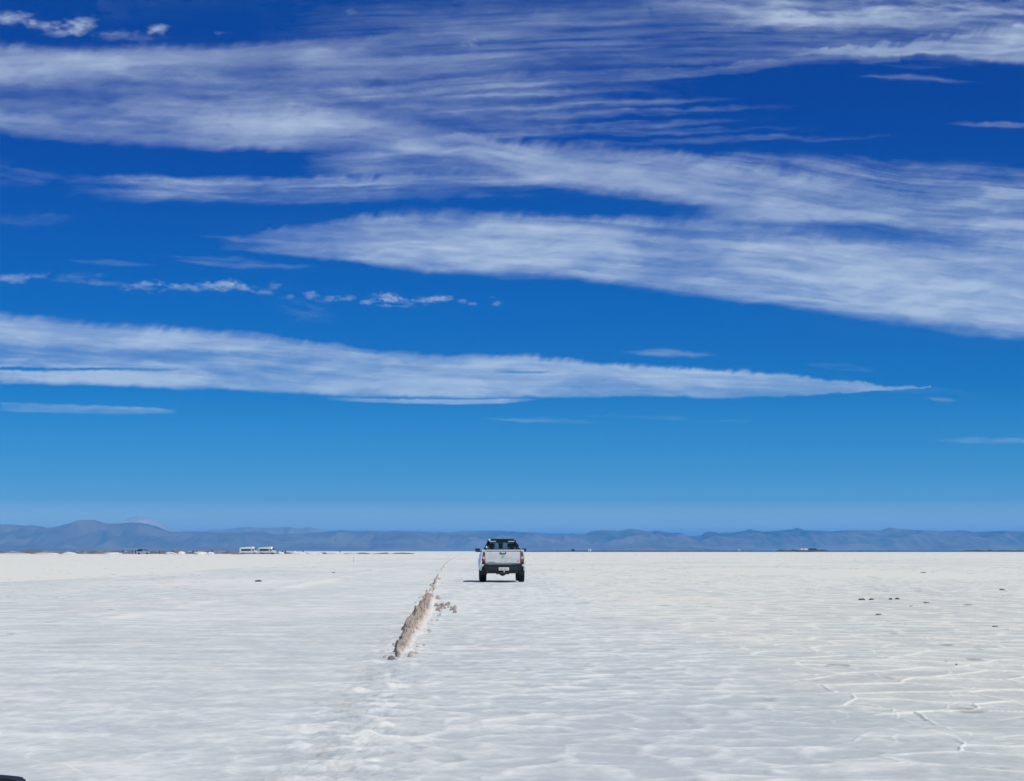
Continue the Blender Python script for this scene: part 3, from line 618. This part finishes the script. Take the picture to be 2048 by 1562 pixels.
    # under the body: axle, differential, frame, spring, tow hitch, exhaust
    ax = MB(); ax.cyl((-.75, RY, WR), (.75, RY, WR), .045); ax.ball((.02, RY, WR), .16, (1, 1, .95)); ax.build('rear_axle', STEEL, t)
    fr = MB()
    for sg in (-1, 1): fr.box((sg*.45, 2.5, .52), (.09, 4.9, .13), .01)
    fr.box((0, .16, .44), (1.25, .10, .16), .02); fr.box((0, .35, .40), (.55, .2, .17), .03); fr.box((0, .9, .50), (.9, .9, .14), .03)
    fr.box((0, 2.6, .50), (1.3, 3.2, .12), .03)
    for sg in (-1, 1): fr.box((sg*.55, 1.2, .42), (.07, 1.2, .06), .01)
    fr.build('chassis', STEEL, t)
    MB().box((-.02, -.02, .36), (.34, .22, .07), .03).cyl((-.02, -.09, .37), (-.02, -.09, .44), .025).build('tow_hitch', STEEL, t)
    MB().cyl((.05, -.09, .425), (.05, .15, .425), .026).build('exhaust', CHR, t)
    for sg in (-1, 1): MB().box((sg*.77, .66, .47), (.27, .02, .34), .006).build('mud_flap', PLAST, t)
    for x in (-.785, .785):
        wheel(t, x, RY, WR, .26); wheel(t, x, FY, WR, .26)
    for sg in (-1, 1):
        m_ = MB(); m_.box((sg*.985, 3.62, 1.30), (.21, .09, .155), .04); m_.box((sg*.85, 3.62, 1.245), (.12, .05, .05), .01); MM = m_.build('wing_mirror', BLACK, t)
        MB().box((sg*.985, 3.572, 1.30), (.16, .008, .11), .003).build('mirror_glass', mat('dim mirror', (.03, .05, .08), .3), MM)
    X = -.37
    t.location = (X, 85.6, 0.004); t.rotation_euler = (0, 0, R(1.7)); return t
pickup()

# ------------------------------------------------------------------ minibuses
VGL = mat('dark coach glass', (.006, .01, .016), .5, spec=.15)
def van():
    t = empty('minibus', (0, 0, 0))
    L_ = 7.0; hw = 1.0
    sec = [(0, .50, 2.20), (.10, .42, 2.48), (.40, .36, 2.66), (2.0, .36, 2.74), (4.4, .36, 2.86), (5.0, .36, 2.95), (5.35, .36, 2.86), (5.8, .36, 2.30), (6.15, .38, 1.55), (6.75, .40, 1.22), (6.95, .45, .98), (7.0, .55, .80)]
    b = MB(); rows = []
    for y, z0, z1 in sec:
        w_ = hw*(1 if y < 5.6 else 1-.13*((y-5.6)/1.4)**2); tw = w_-.14*sm(1.2, 2.7, np.array(z1))
        rows.append([(-w_*.96, y, z0), (-w_, y, z0+(z1-z0)*.3), (-w_*.99, y, z0+(z1-z0)*.55), (-tw, y, z1-(z1-z0)*.10), (-tw*.82, y, z1), (tw*.82, y, z1), (tw, y, z1-(z1-z0)*.10), (w_*.99, y, z0+(z1-z0)*.55), (w_, y, z0+(z1-z0)*.3), (w_*.96, y, z0), (-w_*.96, y, z0)])
    b.skin(rows)
    for r in (rows[0], rows[-1]):
        bm = bmesh.new(); bm.faces.new([bm.verts.new(p) for p in r[:-1]]); b.merge(bm)
    b.build('body', WHITE, t)
    for sg in (-1, 1):
        g = MB(); g.prism([(.7, 1.32), (4.55, 1.36), (4.55, 2.02), (.7, 1.98)], 0, sg*.965, sg*1.004); g.build('side_window', VGL, t)
        g = MB(); g.prism([(4.95, 1.45), (5.95, 1.45), (5.55, 2.0), (4.95, 2.0)], 0, sg*.955, sg*.998); g.build('cab_window', VGL, t)
        for y in (1.5, 5.9):
            MB().cyl((sg*.80, y, .37), (sg*1.01, y, .37), .37, seg=24, bev=.03).build('wheel', RUB, t)
        MB().box((sg*.72, 6.93, .88), (.34, .1, .2), .04).build('headlight', CLEAR, t)
        MB().box((sg*1.12, 5.75, 1.65), (.16, .1, .3), .03).build('wing_mirror', PLAST, t)
    g = MB(); g.skin([[(-.86, 6.18, 1.56), (.86, 6.18, 1.56)], [(-.76, 5.80, 2.34), (.76, 5.80, 2.34)]], thick=(0, .02, .02)); g.build('windscreen', BLACK, t)
    MB().box((0, -.03, 1.75), (1.5, .05, .6), .02).build('rear_window', BLACK, t)
    MB().box((0, 3.5, .40), (2.06, 6.2, .26), .04).build('sill', PLAST, t)
    MB().box((0, 7.0, .80), (.9, .06, .22), .02).build('grille', PLAST, t)
    return t
def copy_tree(o, parent=None):
    c = o.copy(); C.objects.link(c); c.parent = parent
    for ch in list(o.children): copy_tree(ch, c)
    return c
v1 = van(); YV = 800.0
p = at(480.5, 1108, YV); v1.location = (p.x, YV, 0); v1.rotation_euler = (0, 0, R(-101))
tag(v1, 'left one of two white minibuses parked in line on the far salt', 'minibus', 'white minibuses parked in line')
v2 = copy_tree(v1); p = at(518, 1108, YV+3); v2.location = (p.x, YV+3, 0); v2.rotation_euler = (0, 0, R(-108))
v2['label'] = 'right one of two white minibuses, its windscreen end toward open salt'

# ------------------------------------------------------------------ dark car among the far people
def far_car():
    t = empty('parked_car', (0, 0, 0)); tag(t, 'dark blue high-roofed car with pale sides parked left of the minibuses', 'car')
    NAVY = mat('navy paint', (.012, .03, .07), .3); PALE = mat('pale silver paint', (.36, .38, .42), .4)
    b = MB(); b.prism([(-2.4, .35), (-2.5, .9), (-2.3, 1.1), (2.3, 1.1), (2.6, .95), (2.65, .4)], 1, -.9, .9, .06); b.build('body', PALE, t)
    b = MB(); b.prism([(-2.4, 1.09), (-2.05, 1.75), (-1.7, 2.02), (1.0, 2.02), (1.35, 1.9), (2.1, 1.09), (1.85, 1.09), (1.1, 1.78), (-1.5, 1.80), (-1.95, 1.09)], 1, -.86, .86, .03); b.build('roof', NAVY, t)
    MB().prism([(-1.95, 1.12), (-1.52, 1.78), (-.3, 1.78), (-.3, 1.12)], 1, -.83, .83).build('rear_window', BLACK, t)
    MB().prism([(-.2, 1.12), (-.2, 1.78), (1.08, 1.76), (1.8, 1.12)], 1, -.83, .83).build('front_window', mat('blue-grey glass', (.20, .26, .36), .1), t)  # plain blue-grey, paler than the rear window
    for x in (-1.55, 1.6):
        for y in (-.82, .82): MB().cyl((x, y-.12, .37), (x, y+.12, .37), .37, seg=24, bev=.03).build('wheel', RUB, t)
    p = at(286, 1108, 815); t.location = (p.x, 815, 0); t.rotation_euler = (0, 0, R(6))
far_car()

# ------------------------------------------------------------------ far people
def person_mesh(pose, cols):
    """one continuous skinned body; pose: list of joints"""
    J = {'pel': (0, 0, .95), 'wst': (0, 0, 1.10), 'chs': (0, 0, 1.34), 'nck': (0, 0, 1.50), 'hd': (0, .01, 1.60), 'top': (0, .01, 1.72)}
    e = [('pel', 'wst'), ('wst', 'chs'), ('chs', 'nck'), ('nck', 'hd'), ('hd', 'top')]
    rad = {'pel': .15, 'wst': .13, 'chs': .17, 'nck': .06, 'hd': .095, 'top': .075}
    for s, sg in (('l', -1), ('r', 1)):
        st = pose['step']*sg; arm = pose['arm'][0 if sg < 0 else 1]
        J[s+'hip'] = (sg*.10, 0, .88); J[s+'kn'] = (sg*.12, st*.5+.03, .50); J[s+'an'] = (sg*.13, st, .09); J[s+'to'] = (sg*.14, st+.16, .04)
        J[s+'sh'] = (sg*.19, 0, 1.42); J[s+'el'] = (sg*(.25+.05*arm), .02+.05*arm, 1.13); J[s+'wr'] = (sg*(.27-.05*arm), .08+.22*arm, .90+.25*arm); J[s+'ha'] = (sg*(.26-.06*arm), .12+.27*arm, .82+.30*arm)
        e += [('pel', s+'hip'), (s+'hip', s+'kn'), (s+'kn', s+'an'), (s+'an', s+'to'), ('chs', s+'sh'), (s+'sh', s+'el'), (s+'el', s+'wr'), (s+'wr', s+'ha')]
        rad.update({s+'hip': .10, s+'kn': .07, s+'an': .05, s+'to': .04, s+'sh': .075, s+'el': .05, s+'wr': .035, s+'ha': .035})
    ks = list(J); me = bpy.data.meshes.new('p'); me.from_pydata([J[k] for k in ks], [(ks.index(a), ks.index(b)) for a, b in e], [])
    o = bpy.data.objects.new('p', me); C.objects.link(o)
    o.modifiers.new('s', 'SKIN'); 
    for v, k in zip(me.skin_vertices[0].data, ks): v.radius = (rad[k], rad[k]); v.use_root = (k == 'pel')
    ss = o.modifiers.new('u', 'SUBSURF'); ss.levels = 1
    dg = bpy.context.evaluated_depsgraph_get(); me2 = bpy.data.meshes.new_from_object(o.evaluated_get(dg)); bpy.data.objects.remove(o)
    for c in cols: me2.materials.append(c)
    for f in me2.polygons:
        z = f.center.z; ax = abs(f.center.x)
        f.material_index = 0 if z > 1.50 or (z < .92 and ax > .20 and z > .75) else (1 if z > .93 else 2)
    me2.shade_smooth(); return me2
SKIN = mat('skin', (.32, .19, .13), .6)
def clothes(n, c): return mat(n, c, .9)
DK = clothes('dark cloth', (.02, .025, .04)); NV = clothes('navy cloth', (.02, .04, .09)); GY = clothes('grey cloth', (.12, .12, .13)); RD = clothes('maroon cloth', (.12, .04, .05)); WH = clothes('pale cloth', (.4, .42, .45))
HAIR = mat('dark hair', (.02, .015, .012), .8)
ppl = [(246, 812, DK, GY, 'person in dark clothes standing left of the parked dark car'),
       (264.5, 806, NV, DK, 'person in dark blue standing at the left end of the dark car'),
       (271, 803, DK, DK, 'person in black standing against the rear of the dark car'),
       (319, 825, GY, DK, 'person in grey standing right of the dark car'),
       (345.5, 830, NV, DK, 'person behind a white salt heap, midway between dark car and walking pair'),
       (386, 835, NV, GY, 'person in navy, left of the close pair between car and minibuses'),
       (393.5, 812, DK, DK, 'person in black, right of the close pair between car and minibuses'),
       (424.5, 838, DK, GY, 'person standing alone between the close pair and the minibuses'),
       (565, 826, DK, DK, 'person in black standing just right of the two minibuses'),
       (571, 850, NV, GY, 'person in blue standing behind the person nearest the minibuses'),
       (606, 880, RD, GY, 'person in dull red far right of the minibuses'),
       (680, 905, DK, DK, 'rightmost lone person in black standing on the far salt')]
for k, (px, Y, top, leg, lab) in enumerate(ppl):
    me = person_mesh({'step': .12*((k % 3)-1), 'arm': ((k*37 % 10)/10, (k*53 % 10)/14)}, [SKIN, top, leg])
    o = bpy.data.objects.new('person', me); C.objects.link(o); o.location = (at(px, 0, Y).x, Y, 0); o.rotation_euler = (0, 0, R((k*77) % 360))
    tag(o, lab, 'person', 'people standing on the far salt')
    MB().ball((0, 0, 1.67), .105, (1, 1, .95)).build('hair', HAIR, o)

# ------------------------------------------------------------------ salt heaps, banks, stones
SALT = mat('heaped salt', (.76, .76, .75), .9, bump=.5, bscale=6, var=.06)
BROWNSALT = mat('dirty salt', (.55, .49, .45), .9, bump=.6, bscale=20, var=.15, vscale=8)
DARKST = mat('dark stone', (.09, .095, .10), .9, bump=.5, bscale=25, var=.3, vscale=10)
def lump(name, m, loc, size, seed, parent=None, sub=3, flat=True, rz=0):
    bm = bmesh.new(); bmesh.ops.create_icosphere(bm, subdivisions=sub, radius=1)
    co = np.array([v.co[:] for v in bm.verts]); 
    n = fbm(co[:, 0]*1.7+seed*3.1+co[:, 2]*.9, co[:, 1]*1.7+co[:, 2]*1.3, seed, 4)-.5
    for v, k in zip(bm.verts, n):
        v.co *= 1+.9*k
        if flat and v.co.z < -.25: v.co.z = -.25
        v.co = Vector((v.co.x*size[0]/2, v.co.y*size[1]/2, (v.co.z+(.15 if flat else 0))*size[2]))
    me = bpy.data.meshes.new(name); bm.to_mesh(me); bm.free(); me.materials.append(m)
    if sub > 2: me.shade_smooth()
    o = bpy.data.objects.new(name, me); C.objects.link(o); o.location = loc; o.rotation_euler = (0, 0, rz); return o
heaps = [(30, 880, 60, .5), (90, 870, 44, .6), (138, 790, 26, .85), (222, 840, 34, .7), (340, 815, 22, .9), (362, 800, 14, 1.2), (402, 806, 22, 1.1), (421, 820, 14, 1.0), (562, 806, 10, 1.1), (588, 860, 12, 1.2), (600, 850, 26, .8), (628, 880, 30, .8), (664, 900, 34, .9), (716, 910, 40, .7), (500, 790, 60, .25)]
for k, (px, Y, wpx, h) in enumerate(heaps):
    wd = wpx*Y/F
    o = lump('salt_heap', SALT, (at(px, 0, Y).x, Y, 0), (wd*1.1, min(wd, 6), h*.8), 70+k)
    tag(o, 'low white heap of salt beyond the open flat, near the parked minibuses and people', 'salt heap', 'white salt heaps on the far left')
def bank(name, lab, pts, Y, m, seed, depth, group=None):
    """low uneven bank: pts = (pixel column, height in m)"""
    px = np.array([p[0] for p in pts], float); ph = np.array([p[1] for p in pts], float)
    xs = np.arange(px[0], px[-1], 1.2); h = np.interp(xs, px, ph)*(.72+.56*fbm(xs/9, xs*0+2, seed, 4))
    t = np.linspace(-1, 1, 9); X = (xs[None, :]-1024)/F*Y+0*t[:, None]; YY = Y+depth*t[:, None]*(1+.3*(fbm(xs/20, xs*0, seed+4, 3)[None, :]-.5))+0*X
    Z = h[None, :]*(1-t[:, None]**2)*(.8+.4*vn(X/3, YY*.3, seed+9)) - .03
    Z[0] = -.05; Z[-1] = -.05
    o = mesh_np(name, np.stack([X, YY, Z], -1).reshape(-1, 3), grid_faces(len(t), len(xs)), m)
    return tag(o, lab, 'bank', group)
EARTH = mat('dry brown earth', (.19, .15, .14), .95, var=.35, vscale=.4)
bank('earth_bank', 'long low brown earth bank behind the minibuses and people at the left', [(-900, 1.4), (-200, 1.4), (0, 1.3), (200, 1.4), (300, 1.4), (420, 1.35), (520, 1.3), (560, 1.2), (590, .4), (600, 0)], 905, mat('mauve dry earth', (.20, .17, .175), .95, var=.35, vscale=.3), 5, 5)
bank('earth_bank', 'short dark earth bank right of the minibuses, in the middle of the far edge', [(600, 0), (606, .5), (650, .8), (655, .1), (712, .1), (718, .5), (738, .4), (742, .1), (758, .5), (775, .6), (778, .05), (788, .4), (805, .7), (826, .5), (830, 0)], 893, EARTH, 6, 3)
bank('earth_bank', 'thin dark shoreline bank along the horizon right of the pickup', [(1035, 0), (1060, 1.3), (1150, 1.9), (1300, 1.7), (1500, 1.5), (1550, 1.5), (1560, 3.0), (1640, 3.4), (1660, 1.8), (1900, 1.6), (1950, 2.4), (2400, 2.0), (3300, 2.0), (3310, 0)], 3000, mat('dark shore earth', (.07, .065, .065), .95, var=.35, vscale=.2), 7, 14)
def hut(px, Y, wpx, hm, m, lab, z=0, rm=None, cat='building'):
    wd = wpx*Y/F; t = empty('far_building', (at(px, 0, Y).x, Y, z)); tag(t, lab, cat)
    MB().box((0, 0, hm*.4), (wd, 5, hm*.8)).build('wall', m, t)
    MB().prism([(-wd/2-.2, hm*.802), (wd/2+.2, hm*.802), (wd*.42, hm), (-wd*.42, hm)], 1, -2.8, 2.8).build('roof', rm or m, t)
    d = MB(); d.box((-wd*.1, -2.52, 1.0), (.9, .06, 2.0)); d.build('door', BLACK, t)
WALLW = mat('whitewashed wall', (.72, .72, .72), .8); DKW = mat('dark timber', (.03, .03, .04), .9)
hut(1608, 2985, 14, 2.6, WALLW, 'small white building on the horizon bank at the right', 2.6)
hut(1597, 2987, 7, 1.6, mat('pale pink wall', (.55, .48, .48), .9), 'low pale shed touching the white building on the horizon', 2.6)
hut(1625, 2985, 15, 2.1, DKW, 'dark shed right beside the white building on the horizon', 2.9)
hut(1146, 2980, 6, 3.2, DKW, 'tiny dark shed on the horizon right of the pickup', 1.0)
hut(1179.5, 2980, 5.5, 3.3, WALLW, 'tiny white hut on the horizon right of the pickup', .8)
hut(1478, 2980, 3.5, 2.6, WALLW, 'tiny white hut on the horizon left of the white building', 1.0)

def ground_lump(px, py, wpx, hpx, name, m, lab, cat, group, seed, sub=3, rz=0, depth=1.0):
    x, Y = gd(px, py); s = Y/F
    o = lump(name, m, (x, Y, 0), (wpx*s, wpx*s*depth, hpx*s*.75), seed, sub=sub, rz=rz); return tag(o, lab, cat, group)
ground_lump(517, 1163.5, 13, 4.0, 'dark_stone', DARKST, 'flat dark stone lying alone on the left half of the track', 'stone', None, 3)
ground_lump(667, 1145.5, 6, 2, 'dark_stone', DARKST, 'small dark stone in the left distance beyond the flat dark one', 'stone', None, 4)
dk = [(1724, 1200, 13, 4), (1743, 1200, 10, 4), (1781, 1199, 7, 3.5), (1795, 1198.5, 9, 4)]
lb = ['leftmost of the row of four dark stones on the white crust at right', 'second from left of the row of four dark stones at right', 'third from left of the row of four dark stones at right', 'rightmost of the row of four dark stones on the white crust']
for k, (a, b_, c_, d_) in enumerate(dk): ground_lump(a, b_, c_, d_, 'dark_stone', DARKST, lb[k], 'stone', 'row of dark stones at right', 30+k)
more = [(1852,1206,12,2.5,'long dark slab of crust beyond the salt seams at right, left of its neighbour'),(1936,1211,18,2.6,'dark slab of crust right of the row of four stones'),(1822,1213,8,2,'small dark piece of crust just below the row of four stones'),(1757,1230,12,3,'dark piece of crust lying below the row of four stones'),(1990,1254,12,3,'dark piece of crust near the right edge of the view'),(1893,1324,9,3,'dark wedge of crust among the white seams at lower right'),(1913,1330,4,3,'small round dark stone beside the dark wedge at lower right'),(1847,1146,12,2,'far dark piece of crust toward the horizon at right'),(2004,1180,12,3,'dark piece of crust at the far right edge, beyond the stones')]
for k, (a, b_, c_, d_, l_) in enumerate(more): ground_lump(a, b_, c_, d_, 'crust_fragment', mat('dark grey crust %d' % k, (.16, .16, .17), .9, var=.3), l_, 'crust piece', 'dark crust pieces at right', 50+k, depth=.8)  # every piece in one dark grey with random variation

# brown ridge of old ploughed salt
def ridge():
    path = [(792,1320,0,.0),(798,1314,12,.07),(806,1300,19,.11),(815,1285,22,.13),(824,1268,23,.14),(833,1250,23,.16),(842,1234,20,.17),(849,1220,18,.19),(856,1206,13,.20),(861,1198,8,.14),(864,1190,5,.06),(868,1178,5,.06),(871,1168,7,.16),(874,1160,5,.14),(878,1150,3.5,.10),(883,1141,3.5,.12),(890,1131,2.5,.10),(900,1121,2,.10),(915,1112,1.5,.10),(930,1107,1,.0)]
    P = [(*gd(p[0], p[1]), p[2]*(p[1]-HOR and H/(p[1]-HOR)), p[3]) for p in path]
    Yp = np.array([p[1] for p in P]); n = 1500
    tt = np.linspace(0, 1, n); Yc = Yp[0]*(Yp[-1]/Yp[0])**tt
    Xc = np.interp(Yc, Yp, [p[0] for p in P]); W = np.interp(Yc, Yp, [p[2] for p in P])*(.50+.75*fbm(Yc*.55, Yc*0+4, 97, 4))*np.where(Yc > 58, .7, 1); Hh = np.interp(Yc, Yp, [p[3] for p in P])
    sN = np.linspace(-1.15, 1.25, 44)
    X = Xc[:, None]+W[:, None]*sN[None, :]*1.05+.10*(fbm(Yc*.9, Yc*0, 8, 4)-.5)[:, None]; Y = Yc[:, None]+0*X
    prof = np.where(sN < -.15, sm(-1.05, -.45, sN), 1-sm(-.15, 1.25, sN)*1.0)[None, :]
    cl = voro(X*7+.8*fbm(X*5, Y*3, 4, 2), Y*2.2, 9)[0]; clump = np.clip(1-cl*1.3, 0, 1)
    big = fbm(X*2, Y*.9, 91, 3)
    _, be, bc = voro(X*10+1.2*fbm(X*6, Y*3, 14, 2), Y*2.6, 19); _, be2, bc2 = voro(X*22, Y*6, 29); cl2 = .8*bc*sm(0, .18, be)+.5*bc2*sm(0, .15, be2)
    Z = prof*Hh[:, None]*(.18+.35*big+.35*clump+.85*cl2)*.85+.035*(fbm(X*14, Y*7, 93, 4)-.5)*np.clip(prof*3, 0, 1)-.012
    gap_ = sm(.42, .50, fbm(Y*.12, X*0, 94, 3)+.4*(Y < 52))
    Z = np.where(Y > 56, Z*(.10+.75*gap_)-.014*(1-gap_), Z)
    Z[:, 0] = -.03; Z[:, -1] = -.03; Z[0] = -.03; Z[-1] = -.03
    brown = sm(.9, -.3, sN+0)[None, :]*0+np.clip(1.15-sm(-.2, 1.0, sN)[None, :]*1.15, 0, 1)*(.30+.75*fbm(X*4, Y*2, 95, 4)+.25*(1-clump)+.7*(bc-.5)+.4*(bc2-.5))*np.where(Y > 60, .45, 1)  # brownish salt tone plus painted shade: darker left flank and clump gaps
    m = bpy.data.materials.new('ploughed salt'); m.use_nodes = True; t = m.node_tree; b = t.nodes['Principled BSDF']
    a = t.nodes.new('ShaderNodeAttribute'); a.attribute_name = 'brown'
    tc = t.nodes.new('ShaderNodeTexCoord'); nz = t.nodes.new('ShaderNodeTexNoise'); nz.inputs['Scale'].default_value = 22; nz.inputs['Detail'].default_value = 6; t.links.new(tc.outputs['Object'], nz.inputs[0])
    ad = t.nodes.new('ShaderNodeMath'); ad.operation = 'MULTIPLY_ADD'; t.links.new(nz.outputs[0], ad.inputs[0]); ad.inputs[1].default_value = .7; t.links.new(a.outputs['Fac'], ad.inputs[2])
    r = t.nodes.new('ShaderNodeValToRGB'); t.links.new(ad.outputs[0], r.inputs[0]); e = r.color_ramp.elements
    e[0].position = .25; e[0].color = (.84, .80, .76, 1); e[1].position = 1.0; e[1].color = (.42, .34, .29, 1)
    x = e.new(.6); x.color = (.70, .63, .57, 1)
    t.links.new(r.outputs[0], b.inputs['Base Color']); b.inputs['Roughness'].default_value = .95; b.inputs['Specular IOR Level'].default_value = .1
    o = mesh_np('salt_ridge', np.stack([X, Y, Z], -1).reshape(-1, 3), grid_faces(X.shape[0], X.shape[1]), m, attrs={'brown': brown})
    return tag(o, 'long narrow ridge of brownish ploughed salt running toward the horizon left of the pickup', 'salt ridge')
ridge()
random.seed(4)
def clods(n, f, lab, group, m=BROWNSALT, smin=.04, smax=.12):
    for k in range(n):
        px, py = f(k); x, Y = gd(px, py); s = random.uniform(smin, smax)
        o = lump('salt_clod', m, (x, Y, 0), (s*1.3, s*1.3, s*.8), 500+int(px)+k, sub=2, rz=random.uniform(0, 6)); tag(o, lab, 'salt clod', group)
clods(26, lambda k: (random.uniform(872, 912), 1215+random.gauss(0, 4)), 'small brown salt clod in the short heap branching right from the ridge', 'clods of the side heap', m=mat('brown clod', (.40, .34, .31), .95, bump=.6, bscale=20, var=.35, vscale=9), smin=.03, smax=.085)
clods(22, lambda k: (lambda q: (871-(q-1160)*.30+random.gauss(0, 7), q))(random.uniform(1158, 1200)), 'brownish salt clod scattered where the ridge thins out beside the pickup', 'clods where the ridge thins', smin=.05, smax=.12)
clods(26, lambda k: (lambda q: (862-(q-1200)*.55+random.choice((-1, 1))*random.uniform(14, 34)+(4 if q < 1300 else 0), q))(random.uniform(1205, 1318)), 'small salt clod lying at the foot of the brown ridge', 'clods at the foot of the ridge', smin=.02, smax=.06)
o = ground_lump(783, 1319, 15, 9, 'salt_clod', mat('dark clod', (.22, .19, .19), .9, bump=.5, var=.3), 'dark block at the near end of the brown ridge', 'salt clod', None, 77)
# marker stake
x, Y = gd(707, 1124.5)
o = MB().cyl((0, 0, -.1), (0, 0, .50), .022, .016, 10).build('marker_stake', mat('weathered red wood', (.36, .20, .18), .8, var=.2, vscale=12), loc=(x, Y, 0)); tag(o, 'thin reddish stake standing upright in the left distance', 'stake')
MB().box((0, 0, .52), (.05, .05, .05), .01).build('cap', mat('faded cap', (.4, .3, .28), .8), o)

# ------------------------------------------------------------------ wiper of the vehicle the picture is taken from
def wiper():
    Y = 1.6; p = at(22, 1556, Y)
    t = empty('windscreen_wiper', (p.x, Y, p.z)); tag(t, 'end of a black wiper blade poking into the bottom left corner', 'wiper')
    k = Y/F
    def q(x, y): return ((x-22)*k, -(y-1556)*k)
    MB().prism([q(-1100, 1546), q(-600, 1540), q(-200, 1547), q(0, 1552.5), q(34, 1556), q(42, 1558.5), q(47, 1566), q(47, 1580), q(-1100, 1580)], 1, -.012, .012, .0012).build('blade', PLAST, t)
    MB().prism([q(-1090, 1579.5), q(44, 1579.5), q(40, 1600), q(-1090, 1600)], 1, -.003, .003).build('rubber_lip', RUB, t)
    a = q(-520, 1560); b_ = q(-900, 1900)
    MB().cyl((a[0], .014, a[1]), (b_[0], .15, b_[1]), .006, seg=10).build('arm', PLAST, t)
wiper()

# ------------------------------------------------------------------ haze over the plain
bx = MB(); bx.box((0, 0, 254), (118000, 118000, 514.0)); 
hz = bpy.data.materials.new('haze'); hz.use_nodes = True; t = hz.node_tree; t.nodes.clear()
pv = t.nodes.new('ShaderNodeVolumePrincipled'); pv.inputs['Color'].default_value = (.055, .415, .96, 1); pv.inputs['Density'].default_value = 5.0e-5; pv.inputs['Anisotropy'].default_value = 0.0
o_ = t.nodes.new('ShaderNodeOutputMaterial'); t.links.new(pv.outputs[0], o_.inputs['Volume'])
tag(bx.build('haze', hz), kind='stuff')
